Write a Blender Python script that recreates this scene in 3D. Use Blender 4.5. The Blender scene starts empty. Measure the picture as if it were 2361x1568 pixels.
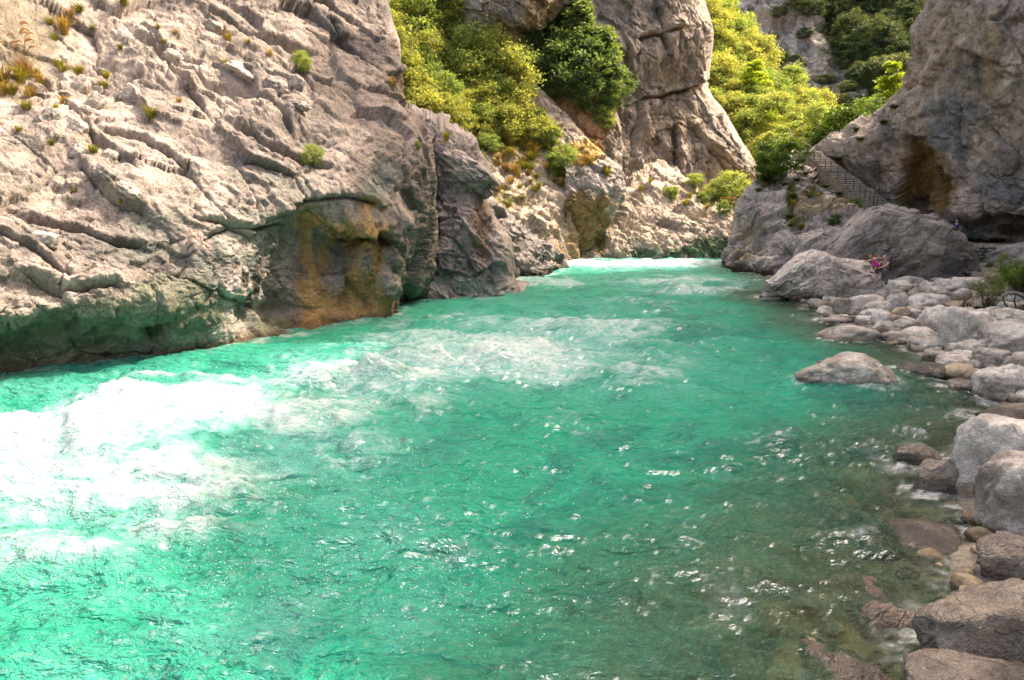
import bpy, bmesh, math, random
import numpy as np
from concurrent.futures import ThreadPoolExecutor
from mathutils import Vector, Matrix, Euler

# ------------------------------------------------------------------ camera, sky, sun, exposure
sc = bpy.context.scene
col = sc.collection
CAM_H, FPX, CU, CV = 4.5, 1575.0, 1180.5, 784.0      # photo read at 2361 x 1568
PITCH = math.atan((784.0 - 489.0) / 1575.0)
cam_d = bpy.data.cameras.new('camera')
cam = bpy.data.objects.new('camera', cam_d)
col.objects.link(cam)
cam.location = (0, 0, CAM_H)
cam.rotation_euler = (math.pi / 2 - PITCH, 0, 0)
cam_d.sensor_width = 36.0
cam_d.lens = 36.0 * FPX / 2361.0
cam_d.clip_start = 0.1
cam_d.clip_end = 3000
sc.camera = cam

SUN_DIR = Vector((0.60, 0.34, 0.90)).normalized()     # towards the sun
world = bpy.data.worlds.new('World')
sc.world = world
world.use_nodes = True
wn = world.node_tree.nodes
wl = world.node_tree.links
wn.clear()
sky = wn.new('ShaderNodeTexSky')
sky.sky_type = 'NISHITA'
sky.sun_disc = False
sky.sun_elevation = math.asin(SUN_DIR.z)
sky.sun_rotation = math.atan2(SUN_DIR.x, SUN_DIR.y)
sky.air_density = 1.3
sky.dust_density = 9.0
sky.ozone_density = 0.0
bg = wn.new('ShaderNodeBackground')
bg.inputs['Strength'].default_value = 0.15
wo = wn.new('ShaderNodeOutputWorld')
wl.new(sky.outputs[0], bg.inputs[0])
wl.new(bg.outputs[0], wo.inputs[0])

sun_d = bpy.data.lights.new('sun', 'SUN')
sun_d.energy = 2.0
sun_d.angle = math.radians(0.53)
sun_d.color = (1.0, 0.945, 0.86)
sun = bpy.data.objects.new('sun', sun_d)
col.objects.link(sun)
sun.location = SUN_DIR * 150
sun.rotation_euler = (-SUN_DIR).to_track_quat('-Z', 'Y').to_euler()

vs = sc.view_settings
vs.view_transform = 'Standard'
vs.look = 'None'
vs.exposure = 1.95
vs.gamma = 1.0
vs.use_curve_mapping = False
vs.use_white_balance = True            # camera balanced for the open shade
vs.white_balance_temperature = 7200
vs.white_balance_tint = 12
sc.display_settings.display_device = 'sRGB'
cy = sc.cycles
cy.max_bounces = 5
cy.diffuse_bounces = 3
cy.glossy_bounces = 3
cy.transmission_bounces = 4
cy.transparent_max_bounces = 6
cy.caustics_reflective = False
cy.caustics_refractive = False
cy.sample_clamp_indirect = 6.0
cy.use_denoising = True
cy.use_adaptive_sampling = True
cy.adaptive_threshold = 0.025
sc.render.film_transparent = False

random.seed(7)
rng = np.random.default_rng(7)

# ------------------------------------------------------------------ pixel <-> world helpers
SP, CP = math.sin(PITCH), math.cos(PITCH)


def P(u, v, Y):
    """Point on the ray of photo pixel (u, v) at world distance Y."""
    a, b = (u - CU) / FPX, (CV - v) / FPX
    d = Y / (CP + b * SP)
    return np.array((d * a, Y, CAM_H + d * (-SP + b * CP)))


def Wt(u, v, z=0.0):
    """Point where the ray of pixel (u, v) meets the level z."""
    a, b = (u - CU) / FPX, (CV - v) / FPX
    d = (CAM_H - z) / (SP - b * CP)
    return np.array((d * a, d * (CP + b * SP), z))


def W(x, y, z):
    return np.array((x, y, z), float)


def proj(p):
    p = np.asarray(p, float)
    x, y, z = p[..., 0], p[..., 1], p[..., 2] - CAM_H
    d = np.maximum(y * CP - z * SP, 0.05)
    return CU + FPX * x / d, CV - FPX * (y * SP + z * CP) / d


# ------------------------------------------------------------------ numpy noise
def _hash(ix, iy, iz, seed):
    h = (ix.astype(np.uint32) * np.uint32(374761393) + iy.astype(np.uint32) * np.uint32(668265263)
         + iz.astype(np.uint32) * np.uint32(2147483647) + np.uint32((seed * 974711 + 12345) & 0xffffffff))
    h = (h ^ (h >> np.uint32(13))) * np.uint32(1274126177)
    h = (h ^ (h >> np.uint32(16))) * np.uint32(2246822519)
    return h ^ (h >> np.uint32(15))


_G = rng.normal(size=(256, 3))
_G = (_G / np.linalg.norm(_G, axis=1)[:, None]).astype(np.float32)
_GT = np.ascontiguousarray(_G[rng.integers(0, 256, 32 ** 3)])       # gradient of each lattice point, repeats every 32 cells
_CH = 98304
_POOL = ThreadPoolExecutor(4)


def _noise_chunk(p, seed):
    p = p + np.float32((seed * 0.731) % 1.0 + seed % 61)
    i = np.floor(p)
    f = p - i
    i = i.astype(np.int32)
    w = f * f * f * (f * (f * 6 - 15) + 10)
    fx, fy, fz = f[:, 0], f[:, 1], f[:, 2]
    ax = ((i[:, 0] & 31) << 10, ((i[:, 0] + 1) & 31) << 10)
    ay = ((i[:, 1] & 31) << 5, ((i[:, 1] + 1) & 31) << 5)
    az = ((i[:, 2] + seed * 7) & 31, (i[:, 2] + 1 + seed * 7) & 31)

    def corner(dx, dy, dz):
        g = _GT[ax[dx] + ay[dy] + az[dz]]
        return g[:, 0] * (fx - dx) + g[:, 1] * (fy - dy) + g[:, 2] * (fz - dz)

    def lerp(a, b, t):
        return a + t * (b - a)
    wx, wy, wz = w[:, 0], w[:, 1], w[:, 2]
    lo = lerp(lerp(corner(0, 0, 0), corner(1, 0, 0), wx), lerp(corner(0, 1, 0), corner(1, 1, 0), wx), wy)
    hi = lerp(lerp(corner(0, 0, 1), corner(1, 0, 1), wx), lerp(corner(0, 1, 1), corner(1, 1, 1), wx), wy)
    return lerp(lo, hi, wz) * np.float32(1.6)


def noise(p, seed=0):
    p = np.ascontiguousarray(p, np.float32)
    if len(p) <= _CH: return _noise_chunk(p, seed)
    return np.concatenate(list(_POOL.map(lambda k: _noise_chunk(p[k:k + _CH], seed), range(0, len(p), _CH))))


def fbm(p, octs=4, seed=0, gain=0.5, lac=2.03):
    p = np.asarray(p, np.float32)
    a, s, tot = 1.0, np.zeros(len(p), np.float32), 0.0
    for o in range(octs):
        s += a * noise(p, seed + o * 17)
        tot += a
        a *= gain
        p = p * lac + 3.17
    return s / tot


def ridged(p, octs=4, seed=0, gain=0.5):
    p = np.asarray(p, np.float32)
    a, s, tot = 1.0, np.zeros(len(p), np.float32), 0.0
    for o in range(octs):
        s += a * (1 - 2 * np.abs(noise(p, seed + o * 13)))
        tot += a
        a *= gain
        p = p * 2.07 + 1.7
    return s / tot


def rand_cell(k, seed=0):
    z = np.zeros_like(k, dtype=np.int64)
    return (_hash(k.astype(np.int64), z, z, seed) & np.uint32(0xffff)).astype(np.float32) / 65535.0


def worley(p, seed=0):
    p = np.ascontiguousarray(p, np.float32)
    if len(p) <= _CH: return _worley_chunk(p, seed)
    r = list(_POOL.map(lambda k: _worley_chunk(p[k:k + _CH], seed), range(0, len(p), _CH)))
    return tuple(np.concatenate([q[j] for q in r]) for j in range(4))


def _worley_chunk(p, seed=0):
    """F1, F2, a random value of the nearest cell and its tilted-facet offset."""
    p = np.asarray(p, np.float32)
    i = np.floor(p).astype(np.int64)
    f = p - i
    n = len(p)
    f1 = np.full(n, 9, np.float32)
    f2 = np.full(n, 9, np.float32)
    idv = np.zeros(n, np.float32)
    til = np.zeros(n, np.float32)
    for dx in (-1, 0, 1):
        for dy in (-1, 0, 1):
            for dz in (-1, 0, 1):
                h = _hash(i[:, 0] + dx, i[:, 1] + dy, i[:, 2] + dz, seed)
                jx = (h & np.uint32(1023)).astype(np.float32) / 1023.0
                jy = ((h >> np.uint32(10)) & np.uint32(1023)).astype(np.float32) / 1023.0
                jz = ((h >> np.uint32(20)) & np.uint32(1023)).astype(np.float32) / 1023.0
                d = (dx + jx - f[:, 0]) ** 2 + (dy + jy - f[:, 1]) ** 2 + (dz + jz - f[:, 2]) ** 2
                near = d < f1
                f2 = np.where(near, f1, np.minimum(f2, d))
                idv = np.where(near, ((h >> np.uint32(7)) & np.uint32(255)).astype(np.float32) / 255.0, idv)
                ra = ((h >> np.uint32(3)) & np.uint32(255)).astype(np.float32) / 127.5 - 1
                rb = ((h >> np.uint32(12)) & np.uint32(255)).astype(np.float32) / 127.5 - 1
                rc = ((h >> np.uint32(22)) & np.uint32(255)).astype(np.float32) / 127.5 - 1
                til = np.where(near, (f[:, 0] - dx - jx) * ra + (f[:, 1] - dy - jy) * rb + (f[:, 2] - dz - jz) * rc, til)
                f1 = np.where(near, d, f1)
    return np.sqrt(f1), np.sqrt(f2), idv, til


def smooth(a, b, x):
    t = np.clip((x - a) / (b - a), 0, 1)
    return t * t * (3 - 2 * t)


# ------------------------------------------------------------------ object helpers
def tag(o, label=None, cat=None, group=None, kind=None):
    if label: o['label'] = label
    if cat: o['category'] = cat
    if group: o['group'] = group
    if kind: o['kind'] = kind
    return o


def mesh_np(name, V, F, mats, cols=None, attrs=None, smooth_shade=True, mat_idx=None):
    """Mesh from numpy: F is an (n, 3) or (n, 4) int array."""
    V = np.asarray(V, np.float32)
    F = np.asarray(F, np.int32)
    me = bpy.data.meshes.new(name)
    k = F.shape[1]
    me.vertices.add(len(V))
    me.vertices.foreach_set('co', V.ravel())
    me.loops.add(F.size)
    me.loops.foreach_set('vertex_index', F.ravel())
    me.polygons.add(len(F))
    me.polygons.foreach_set('loop_start', np.arange(0, F.size, k, dtype=np.int32))
    if mat_idx is not None:
        me.polygons.foreach_set('material_index', np.asarray(mat_idx, np.int32))
    me.polygons.foreach_set('use_smooth', np.full(len(F), bool(smooth_shade)))
    if cols is not None:
        ca = me.color_attributes.new('Col', 'FLOAT_COLOR', 'POINT')
        c4 = np.ones((len(V), 4), np.float32)
        c4[:, :3] = np.clip(cols, 0, 4)
        ca.data.foreach_set('color', c4.ravel())
    for an, av in (attrs or {}).items():
        at = me.attributes.new(an, 'FLOAT', 'POINT')
        at.data.foreach_set('value', np.asarray(av, np.float32))
    for m in (mats if isinstance(mats, (list, tuple)) else [mats]):
        me.materials.append(m)
    me.update(calc_edges=True)
    return me


def add(name, me, parent=None, loc=None, rot=None, scale=None):
    o = bpy.data.objects.new(name, me)
    col.objects.link(o)
    if parent is not None: o.parent = parent
    if loc is not None: o.location = loc
    if rot is not None: o.rotation_euler = rot
    if scale is not None: o.scale = scale if hasattr(scale, '__len__') else (scale,) * 3
    return o


def empty(name, loc=(0, 0, 0), rotz=0.0, scale=1.0):
    o = bpy.data.objects.new(name, None)
    o.empty_display_size = 0.2
    col.objects.link(o)
    o.location = loc
    o.rotation_euler = (0, 0, rotz)
    o.scale = (scale,) * 3
    return o


class MB:
    """Collects simple shapes into one mesh."""
    def __init__(s):
        s.v, s.f = [], []

    def tube(s, pts, rad, n=7):
        pts = [Vector(p) for p in pts]
        rad = rad if hasattr(rad, '__len__') else [rad] * len(pts)
        base = len(s.v)
        up = Vector((0.13, 0.31, 0.94))
        for i, p in enumerate(pts):
            t = (pts[min(i + 1, len(pts) - 1)] - pts[max(i - 1, 0)]).normalized()
            a = t.cross(up)
            if a.length < 1e-3: a = t.cross(Vector((1, 0, 0)))
            a.normalize()
            b = t.cross(a)
            for k in range(n):
                th = 2 * math.pi * k / n
                s.v.append(tuple(p + (a * math.cos(th) + b * math.sin(th)) * rad[i]))
        for i in range(len(pts) - 1):
            for k in range(n):
                q = base + i * n
                s.f.append((q + k, q + (k + 1) % n, q + n + (k + 1) % n, q + n + k))
        c0 = len(s.v)
        s.v.append(tuple(pts[0])); s.v.append(tuple(pts[-1]))
        e = base + (len(pts) - 1) * n
        for k in range(n):
            s.f.append((base + (k + 1) % n, base + k, c0))
            s.f.append((e + k, e + (k + 1) % n, c0 + 1))
        return s

    def box(s, c, d, rz=0.0):
        base = len(s.v)
        cr, sr = math.cos(rz), math.sin(rz)
        for z in (-1, 1):
            for x, y in ((-1, -1), (1, -1), (1, 1), (-1, 1)):
                px, py = x * d[0] / 2, y * d[1] / 2
                s.v.append((c[0] + px * cr - py * sr, c[1] + px * sr + py * cr, c[2] + z * d[2] / 2))
        q = base
        for f in ((0, 3, 2, 1), (4, 5, 6, 7), (0, 1, 5, 4), (1, 2, 6, 5), (2, 3, 7, 6), (3, 0, 4, 7)):
            s.f.append(tuple(q + i for i in f))
        return s

    def mesh(s, name, mat, smooth_shade=True):
        me = bpy.data.meshes.new(name)
        me.from_pydata(s.v, [], s.f)
        me.polygons.foreach_set('use_smooth', [smooth_shade] * len(me.polygons))
        me.materials.append(mat)
        return me

# ------------------------------------------------------------------ materials
def new_mat(name):
    m = bpy.data.materials.new(name)
    m.use_nodes = True
    nt = m.node_tree
    nt.nodes.clear()
    return m, nt


class NT:
    def __init__(s, nt):
        s.nt = nt

    def n(s, t, **kw):
        nd = s.nt.nodes.new(t)
        for k, v in kw.items():
            if k.startswith('i_'):
                nd.inputs[k[2:].replace('_', ' ')].default_value = v
            else:
                setattr(nd, k, v)
        return nd

    def l(s, a, b):
        s.nt.links.new(a, b)

    def noise(s, vec, scale, detail=4, rough=0.6, dist=0.0):
        nd = s.n('ShaderNodeTexNoise')
        nd.inputs['Scale'].default_value = scale
        nd.inputs['Detail'].default_value = detail
        nd.inputs['Roughness'].default_value = rough
        nd.inputs['Distortion'].default_value = dist
        s.l(vec, nd.inputs['Vector'])
        return nd.outputs['Fac']

    def ramp(s, fac, stops):
        nd = s.n('ShaderNodeValToRGB')
        cr = nd.color_ramp
        while len(cr.elements) < len(stops): cr.elements.new(0.5)
        for e, (p, c) in zip(cr.elements, stops):
            e.position = p
            e.color = (c, c, c, 1) if not hasattr(c, '__len__') else (*c, 1)
        s.l(fac, nd.inputs[0])
        return nd.outputs[0]

    def mix(s, fac, a, b, mode='MIX'):
        nd = s.n('ShaderNodeMix', data_type='RGBA', blend_type=mode)
        for sock, val in ((nd.inputs[0], fac), (nd.inputs[6], a), (nd.inputs[7], b)):
            if hasattr(val, 'is_output'): s.l(val, sock)
            elif hasattr(val, '__len__'): sock.default_value = (*val, 1)
            else: sock.default_value = val
        return nd.outputs[2]

    def math(s, op, a, b=0.0, c=None):
        nd = s.n('ShaderNodeMath', operation=op)
        for i, val in enumerate((a, b) if c is None else (a, b, c)):
            if hasattr(val, 'is_output'): s.l(val, nd.inputs[i])
            else: nd.inputs[i].default_value = val
        return nd.outputs[0]

    def bump(s, h, strength, dist, normal=None):
        nd = s.n('ShaderNodeBump')
        nd.inputs['Strength'].default_value = strength
        nd.inputs['Distance'].default_value = dist
        s.l(h, nd.inputs['Height'])
        if normal is not None: s.l(normal, nd.inputs['Normal'])
        return nd.outputs[0]

    def out(s, sh):
        o = s.n('ShaderNodeOutputMaterial')
        s.l(sh, o.inputs['Surface'])


def rock_mat(name, fine=1.0, use_attr=True, base=(0.42, 0.39, 0.35), dark=(0.2, 0.185, 0.175), wet=False, bump=1.0, spec=0.3):
    m, nt = new_mat(name)
    t = NT(nt)
    geo = t.n('ShaderNodeNewGeometry')
    pos = geo.outputs['Position']
    n1 = t.noise(pos, 2.2 * fine, 4, 0.68)
    n2 = t.noise(pos, 9.0 * fine, 4, 0.7)
    n3 = t.noise(pos, 34.0 * fine, 2, 0.65)
    if use_attr:
        at = t.n('ShaderNodeAttribute', attribute_name='Col')
        c = at.outputs['Color']
    else:
        oi = t.n('ShaderNodeObjectInfo')
        n0 = t.noise(pos, 0.9 * fine, 5, 0.65)
        f0 = t.math('ADD', n0, t.math('MULTIPLY_ADD', oi.outputs['Random'], 0.22, -0.11))
        c = t.mix(t.ramp(f0, [(0.36, 0.0), (0.62, 1.0)]), dark, base)
    c = t.mix(1.0, c, t.ramp(n1, [(0.25, 0.62), (0.5, 1.0), (0.75, 1.22)]), 'MULTIPLY')
    c = t.mix(1.0, c, t.ramp(n2, [(0.3, 0.66), (0.5, 1.0), (0.72, 1.22)]), 'MULTIPLY')
    c = t.mix(0.75, c, t.ramp(n3, [(0.32, 0.62), (0.5, 1.0), (0.7, 1.25)]), 'MULTIPLY')
    # lichen and pale scars
    vo = t.n('ShaderNodeTexVoronoi')
    vo.inputs['Scale'].default_value = 5.5 * fine
    vo.inputs['Randomness'].default_value = 1.0
    t.l(pos, vo.inputs['Vector'])
    sp = t.math('MULTIPLY', t.ramp(vo.outputs['Distance'], [(0.12, 1.0), (0.26, 0.0)]), t.ramp(n1, [(0.5, 0.0), (0.66, 1.0)]))
    c = t.mix(t.math('MULTIPLY', sp, 0.35), c, (0.55, 0.53, 0.5))
    # thin joints
    wv = t.n('ShaderNodeVectorMath', operation='ADD')
    nc = t.n('ShaderNodeTexNoise')
    nc.inputs['Scale'].default_value = 1.6 * fine
    nc.inputs['Detail'].default_value = 1
    t.l(pos, nc.inputs['Vector'])
    sc3 = t.n('ShaderNodeVectorMath', operation='SCALE')
    sc3.inputs['Scale'].default_value = 0.9 / fine
    t.l(nc.outputs['Color'], sc3.inputs[0])
    t.l(pos, wv.inputs[0]); t.l(sc3.outputs[0], wv.inputs[1])
    ve = t.n('ShaderNodeTexVoronoi', feature='DISTANCE_TO_EDGE')
    ve.inputs['Scale'].default_value = 0.75 * fine
    t.l(wv.outputs[0], ve.inputs['Vector'])
    joint = t.ramp(ve.outputs['Distance'], [(0.0, 1.0), (0.022, 0.0)])
    joint = t.math('MULTIPLY', joint, t.ramp(n1, [(0.42, 0.0), (0.6, 1.0)]))
    c = t.mix(t.math('MULTIPLY', joint, 0.6), c, (0.09, 0.08, 0.07))
    rough = 0.85
    bs = t.n('ShaderNodeBsdfPrincipled')
    if wet:
        sx = t.n('ShaderNodeSeparateXYZ')
        t.l(pos, sx.inputs[0])
        zz = t.math('ADD', sx.outputs['Z'], t.math('MULTIPLY_ADD', n1, 0.5, -0.25))
        wf = t.ramp(t.math('MULTIPLY_ADD', zz, 1.0, 0.5), [(0.56, 1.0), (0.78, 0.0)])
        cw = t.mix(1.0, c, (0.52, 0.42, 0.31), 'MULTIPLY')
        c = t.mix(wf, c, cw)
        t.l(t.math('MULTIPLY_ADD', wf, -0.5, 0.85), bs.inputs['Roughness'])
        t.l(t.math('MULTIPLY_ADD', wf, 0.4, spec), bs.inputs['Specular IOR Level'])
    else:
        bs.inputs['Roughness'].default_value = rough
        bs.inputs['Specular IOR Level'].default_value = spec
    t.l(c, bs.inputs['Base Color'])
    h = t.math('ADD', t.math('MULTIPLY', n2, 0.6), t.math('MULTIPLY', n3, 0.3))
    h = t.math('ADD', h, t.math('MULTIPLY', n1, 1.2))
    h = t.math('SUBTRACT', h, t.math('MULTIPLY', joint, 0.35))
    t.l(t.bump(h, 0.75 * bump, 0.16 / fine), bs.inputs['Normal'])
    t.out(bs.outputs[0])
    return m


M = {}
M['cliff_near'] = rock_mat('cliff_limestone_near', 1.0)
M['cliff_far'] = rock_mat('cliff_limestone_far', 0.45)
M['cliff_vfar'] = rock_mat('cliff_limestone_distant', 0.14)
M['block'] = rock_mat('loose_limestone_block', 1.3, False, (0.50, 0.435, 0.375), (0.22, 0.195, 0.175))
M['boulder'] = rock_mat('river_boulder', 1.6, False, (0.60, 0.54, 0.48), (0.25, 0.21, 0.175), wet=True, bump=0.9, spec=0.3)
M['boulder_tan'] = rock_mat('tan_river_boulder', 1.6, False, (0.46, 0.36, 0.25), (0.26, 0.20, 0.14), wet=True, bump=0.55)
M['boulder_wet'] = rock_mat('wet_river_boulder', 1.8, False, (0.27, 0.215, 0.17), (0.055, 0.042, 0.032), wet=True, bump=1.3, spec=0.9)
for nd in M['boulder_wet'].node_tree.nodes:
    if nd.type == 'BSDF_PRINCIPLED':
        for l in list(nd.inputs['Roughness'].links): M['boulder_wet'].node_tree.links.remove(l)
        nd.inputs['Roughness'].default_value = 0.17
M['boulder_drowned'] = rock_mat('drowned_stone', 1.6, False, (0.30, 0.235, 0.155), (0.11, 0.085, 0.055), wet=False, bump=0.5, spec=0.2)
M['gravel'] = rock_mat('river_gravel', 2.2, False, (0.34, 0.295, 0.24), (0.12, 0.10, 0.075), wet=False, bump=1.0)
M['wall_stone'] = rock_mat('dry_wall_stone', 2.0, False, (0.27, 0.24, 0.21), (0.13, 0.115, 0.1), bump=0.6)
M['stair_stone'] = rock_mat('stair_stone', 2.0, False, (0.58, 0.53, 0.47), (0.4, 0.36, 0.31), bump=0.4)
M['stair_side'] = rock_mat('stair_side_masonry', 2.0, False, (0.36, 0.29, 0.21), (0.25, 0.20, 0.145), bump=0.5)


def plain(name, c, rough=0.7, metal=0.0, var=0.25, scale=12.0):
    m, nt = new_mat(name)
    t = NT(nt)
    tc = t.n('ShaderNodeTexCoord')
    n = t.noise(tc.outputs['Object'], scale, 4, 0.6)
    k = t.ramp(n, [(0.3, 1.0 - var), (0.7, 1.0 + var)])
    bs = t.n('ShaderNodeBsdfPrincipled')
    t.l(t.mix(1.0, c, k, 'MULTIPLY'), bs.inputs['Base Color'])
    bs.inputs['Roughness'].default_value = rough
    bs.inputs['Metallic'].default_value = metal
    t.l(t.bump(n, 0.2, 0.02), bs.inputs['Normal'])
    t.out(bs.outputs[0])
    return m


def leaf_mat(name, ca, cb, trans=0.45, tcol=None, clump=1.2):
    m, nt = new_mat(name)
    t = NT(nt)
    oi = t.n('ShaderNodeObjectInfo')
    geo = t.n('ShaderNodeNewGeometry')
    n = t.noise(geo.outputs['Position'], clump, 3, 0.6)
    at = t.n('ShaderNodeAttribute', attribute_name='lv')
    f = t.math('ADD', t.math('MULTIPLY', n, 0.55), t.math('MULTIPLY', oi.outputs['Random'], 0.35))
    f = t.math('ADD', f, t.math('MULTIPLY', at.outputs['Fac'], 0.35))
    c = t.mix(t.ramp(f, [(0.3, 0.0), (0.85, 1.0)]), ca, cb)
    d = t.n('ShaderNodeBsdfPrincipled')
    d.inputs['Roughness'].default_value = 0.55
    d.inputs['Specular IOR Level'].default_value = 0.25
    t.l(c, d.inputs['Base Color'])
    tr = t.n('ShaderNodeBsdfTranslucent')
    t.l(t.mix(1.0, c, tcol or (1.35, 1.25, 0.55), 'MULTIPLY'), tr.inputs['Color'])
    mx = t.n('ShaderNodeMixShader')
    mx.inputs[0].default_value = trans
    t.l(d.outputs[0], mx.inputs[1])
    t.l(tr.outputs[0], mx.inputs[2])
    t.out(mx.outputs[0])
    return m


M['leaf_yellow'] = leaf_mat('yellow_green_leaves', (0.24, 0.275, 0.085), (0.46, 0.475, 0.16), 0.56)
M['leaf_green'] = leaf_mat('mid_green_leaves', (0.17, 0.25, 0.085), (0.38, 0.45, 0.15), 0.55)
M['leaf_dark'] = leaf_mat('dark_green_needles', (0.10, 0.17, 0.07), (0.30, 0.38, 0.13), 0.48)
M['leaf_bright'] = leaf_mat('bright_spring_leaves', (0.24, 0.31, 0.03), (0.42, 0.50, 0.07), 0.5, (1.2, 1.25, 0.55))
M['leaf_fresh'] = leaf_mat('fresh_green_leaves', (0.04, 0.085, 0.012), (0.12, 0.20, 0.03), 0.4)
M['leaf_far'] = leaf_mat('distant_dark_foliage', (0.05, 0.085, 0.04), (0.2, 0.23, 0.08), 0.35, clump=0.3)
M['leaf_willow'] = leaf_mat('willow_leaves', (0.12, 0.19, 0.04), (0.26, 0.35, 0.08), 0.45)
M['grass_dry'] = leaf_mat('dry_grass_blades', (0.22, 0.16, 0.045), (0.40, 0.29, 0.08), 0.4, (1.2, 1.0, 0.6))
M['grass_green'] = leaf_mat('green_grass_blades', (0.13, 0.14, 0.02), (0.3, 0.26, 0.035), 0.4)
M['moss'] = leaf_mat('moss_blades', (0.04, 0.06, 0.01), (0.10, 0.13, 0.015), 0.2)
M['reed'] = leaf_mat('reed_stems', (0.28, 0.17, 0.06), (0.45, 0.29, 0.12), 0.35, (1.2, 1.0, 0.7))
M['plume'] = leaf_mat('reed_plumes', (0.55, 0.40, 0.26), (0.7, 0.55, 0.38), 0.4, (1.1, 1.0, 0.8))
M['bark'] = plain('bark', (0.16, 0.125, 0.095), 0.9, 0, 0.35)
M['twig'] = plain('twig_bark', (0.12, 0.085, 0.06), 0.9, 0, 0.3)
M['driftwood'] = plain('weathered_driftwood', (0.20, 0.155, 0.12), 0.85, 0, 0.35)
M['root'] = plain('dark_root_wood', (0.09, 0.068, 0.055), 0.85, 0, 0.35)
M['iron'] = plain('rusty_iron', (0.06, 0.042, 0.042), 0.6, 0.3, 0.2)
M['cable'] = plain('steel_cable', (0.22, 0.21, 0.2), 0.5, 0.5, 0.1)
M['red'] = plain('red_paint', (0.55, 0.07, 0.035), 0.5, 0, 0.15)
M['skin'] = plain('skin', (0.52, 0.26, 0.17), 0.55, 0, 0.08)
M['pink'] = plain('pink_cloth', (0.75, 0.06, 0.38), 0.8, 0, 0.12)
M['pink_pale'] = plain('pale_pink_cloth', (0.75, 0.33, 0.45), 0.8, 0, 0.12)
M['grey_cloth'] = plain('grey_cloth', (0.30, 0.30, 0.29), 0.9, 0, 0.12)
M['trousers'] = plain('taupe_trousers', (0.13, 0.115, 0.10), 0.9, 0, 0.15)
M['navy'] = plain('navy_cloth', (0.012, 0.03, 0.09), 0.85, 0, 0.15)
M['dark_cloth'] = plain('charcoal_cloth', (0.045, 0.045, 0.05), 0.85, 0, 0.2)
M['slate'] = plain('slate_blue_cloth', (0.13, 0.15, 0.2), 0.85, 0, 0.15)
M['hair_grey'] = plain('grey_hair', (0.36, 0.31, 0.26), 0.8, 0, 0.2, 60)
M['hair_dark'] = plain('dark_hair', (0.035, 0.018, 0.015), 0.6, 0, 0.2, 60)
M['pack'] = plain('backpack_fabric', (0.03, 0.032, 0.028), 0.75, 0, 0.4)
M['strap'] = plain('strap_webbing', (0.02, 0.02, 0.022), 0.7)
M['lens'] = plain('green_mirror_lenses', (0.02, 0.55, 0.36), 0.15, 0.3, 0.05)
M['cap'] = plain('green_cap', (0.012, 0.07, 0.05), 0.8)
M['eye'] = plain('eye', (0.03, 0.02, 0.02), 0.3)

# ------------------------------------------------------------------ rock surfaces
def _hermite(tc, vals, tn):
    """Cubic Hermite through vals (axis 0) at tc, sampled at tn (Catmull-Rom style tangents)."""
    tc = np.asarray(tc, float)
    n = len(tc)
    m = np.zeros_like(vals)
    for i in range(n):
        if i == 0: m[i] = (vals[1] - vals[0]) / (tc[1] - tc[0])
        elif i == n - 1: m[i] = (vals[-1] - vals[-2]) / (tc[-1] - tc[-2])
        else:
            d0 = (vals[i] - vals[i - 1]) / (tc[i] - tc[i - 1])
            d1 = (vals[i + 1] - vals[i]) / (tc[i + 1] - tc[i])
            h0, h1 = tc[i] - tc[i - 1], tc[i + 1] - tc[i]
            m[i] = (d0 * h1 + d1 * h0) / (h0 + h1)
    k = np.clip(np.searchsorted(tc, tn, side='right') - 1, 0, n - 2)
    h = tc[k + 1] - tc[k]
    s = ((tn - tc[k]) / h)
    sh = (-1,) + (1,) * (vals.ndim - 1)
    s, h = s.reshape(sh), h.reshape(sh)
    return ((2 * s ** 3 - 3 * s ** 2 + 1) * vals[k] + (s ** 3 - 2 * s ** 2 + s) * h * m[k]
            + (-2 * s ** 3 + 3 * s ** 2) * vals[k + 1] + (s ** 3 - s ** 2) * h * m[k + 1])


def grid_normals(G):
    du = np.gradient(G, axis=1)
    dv = np.gradient(G, axis=0)
    N = np.cross(du, dv)
    return N / (np.linalg.norm(N, axis=2, keepdims=True) + 1e-9)


def grid_faces(nv, nu):
    a = np.arange(nv * nu).reshape(nv, nu)
    return np.stack([a[:-1, :-1].ravel(), a[:-1, 1:].ravel(), a[1:, 1:].ravel(), a[1:, :-1].ravel()], 1)


def rock_grid(ctrl, nu, nv, wrap=(0, 1)):
    C = np.array(ctrl, float)                       # rows x cols x 3
    pu, pv = proj(C)
    pu = np.clip(pu, -60, 2420)
    pv = np.clip(pv, -60, 1628)
    wu = np.mean(np.hypot(np.diff(pu, axis=1), np.diff(pv, axis=1)), axis=0) + 20.0
    wv = np.mean(np.hypot(np.diff(pu, axis=0), np.diff(pv, axis=0)), axis=1) + 9.0
    lu = np.mean(np.linalg.norm(np.diff(C, axis=1), axis=2), axis=0) + 0.2
    lv = np.mean(np.linalg.norm(np.diff(C, axis=0), axis=2), axis=1) + 0.2
    cum = lambda a: np.concatenate([[0], np.cumsum(a)])
    tu, tv = cum(lu), cum(lv)
    su = np.interp(np.linspace(0, wu.sum(), nu), cum(wu), tu)
    sv = np.interp(np.linspace(0, wv.sum(), nv), cum(wv), tv)
    R = _hermite(tv, C, sv)
    G = _hermite(tu, R.transpose(1, 0, 2), su).transpose(1, 0, 2)
    tw = np.ones(nu)
    if wrap[1]: tw *= 1 - 0.8 * smooth(tu[-2], tu[-2] + 0.12 * (tu[-1] - tu[-2]), su)
    if wrap[0]: tw *= 1 - 0.8 * smooth(tu[1], tu[1] - 0.12 * (tu[1] - tu[0]), su)
    return G, tw


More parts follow.
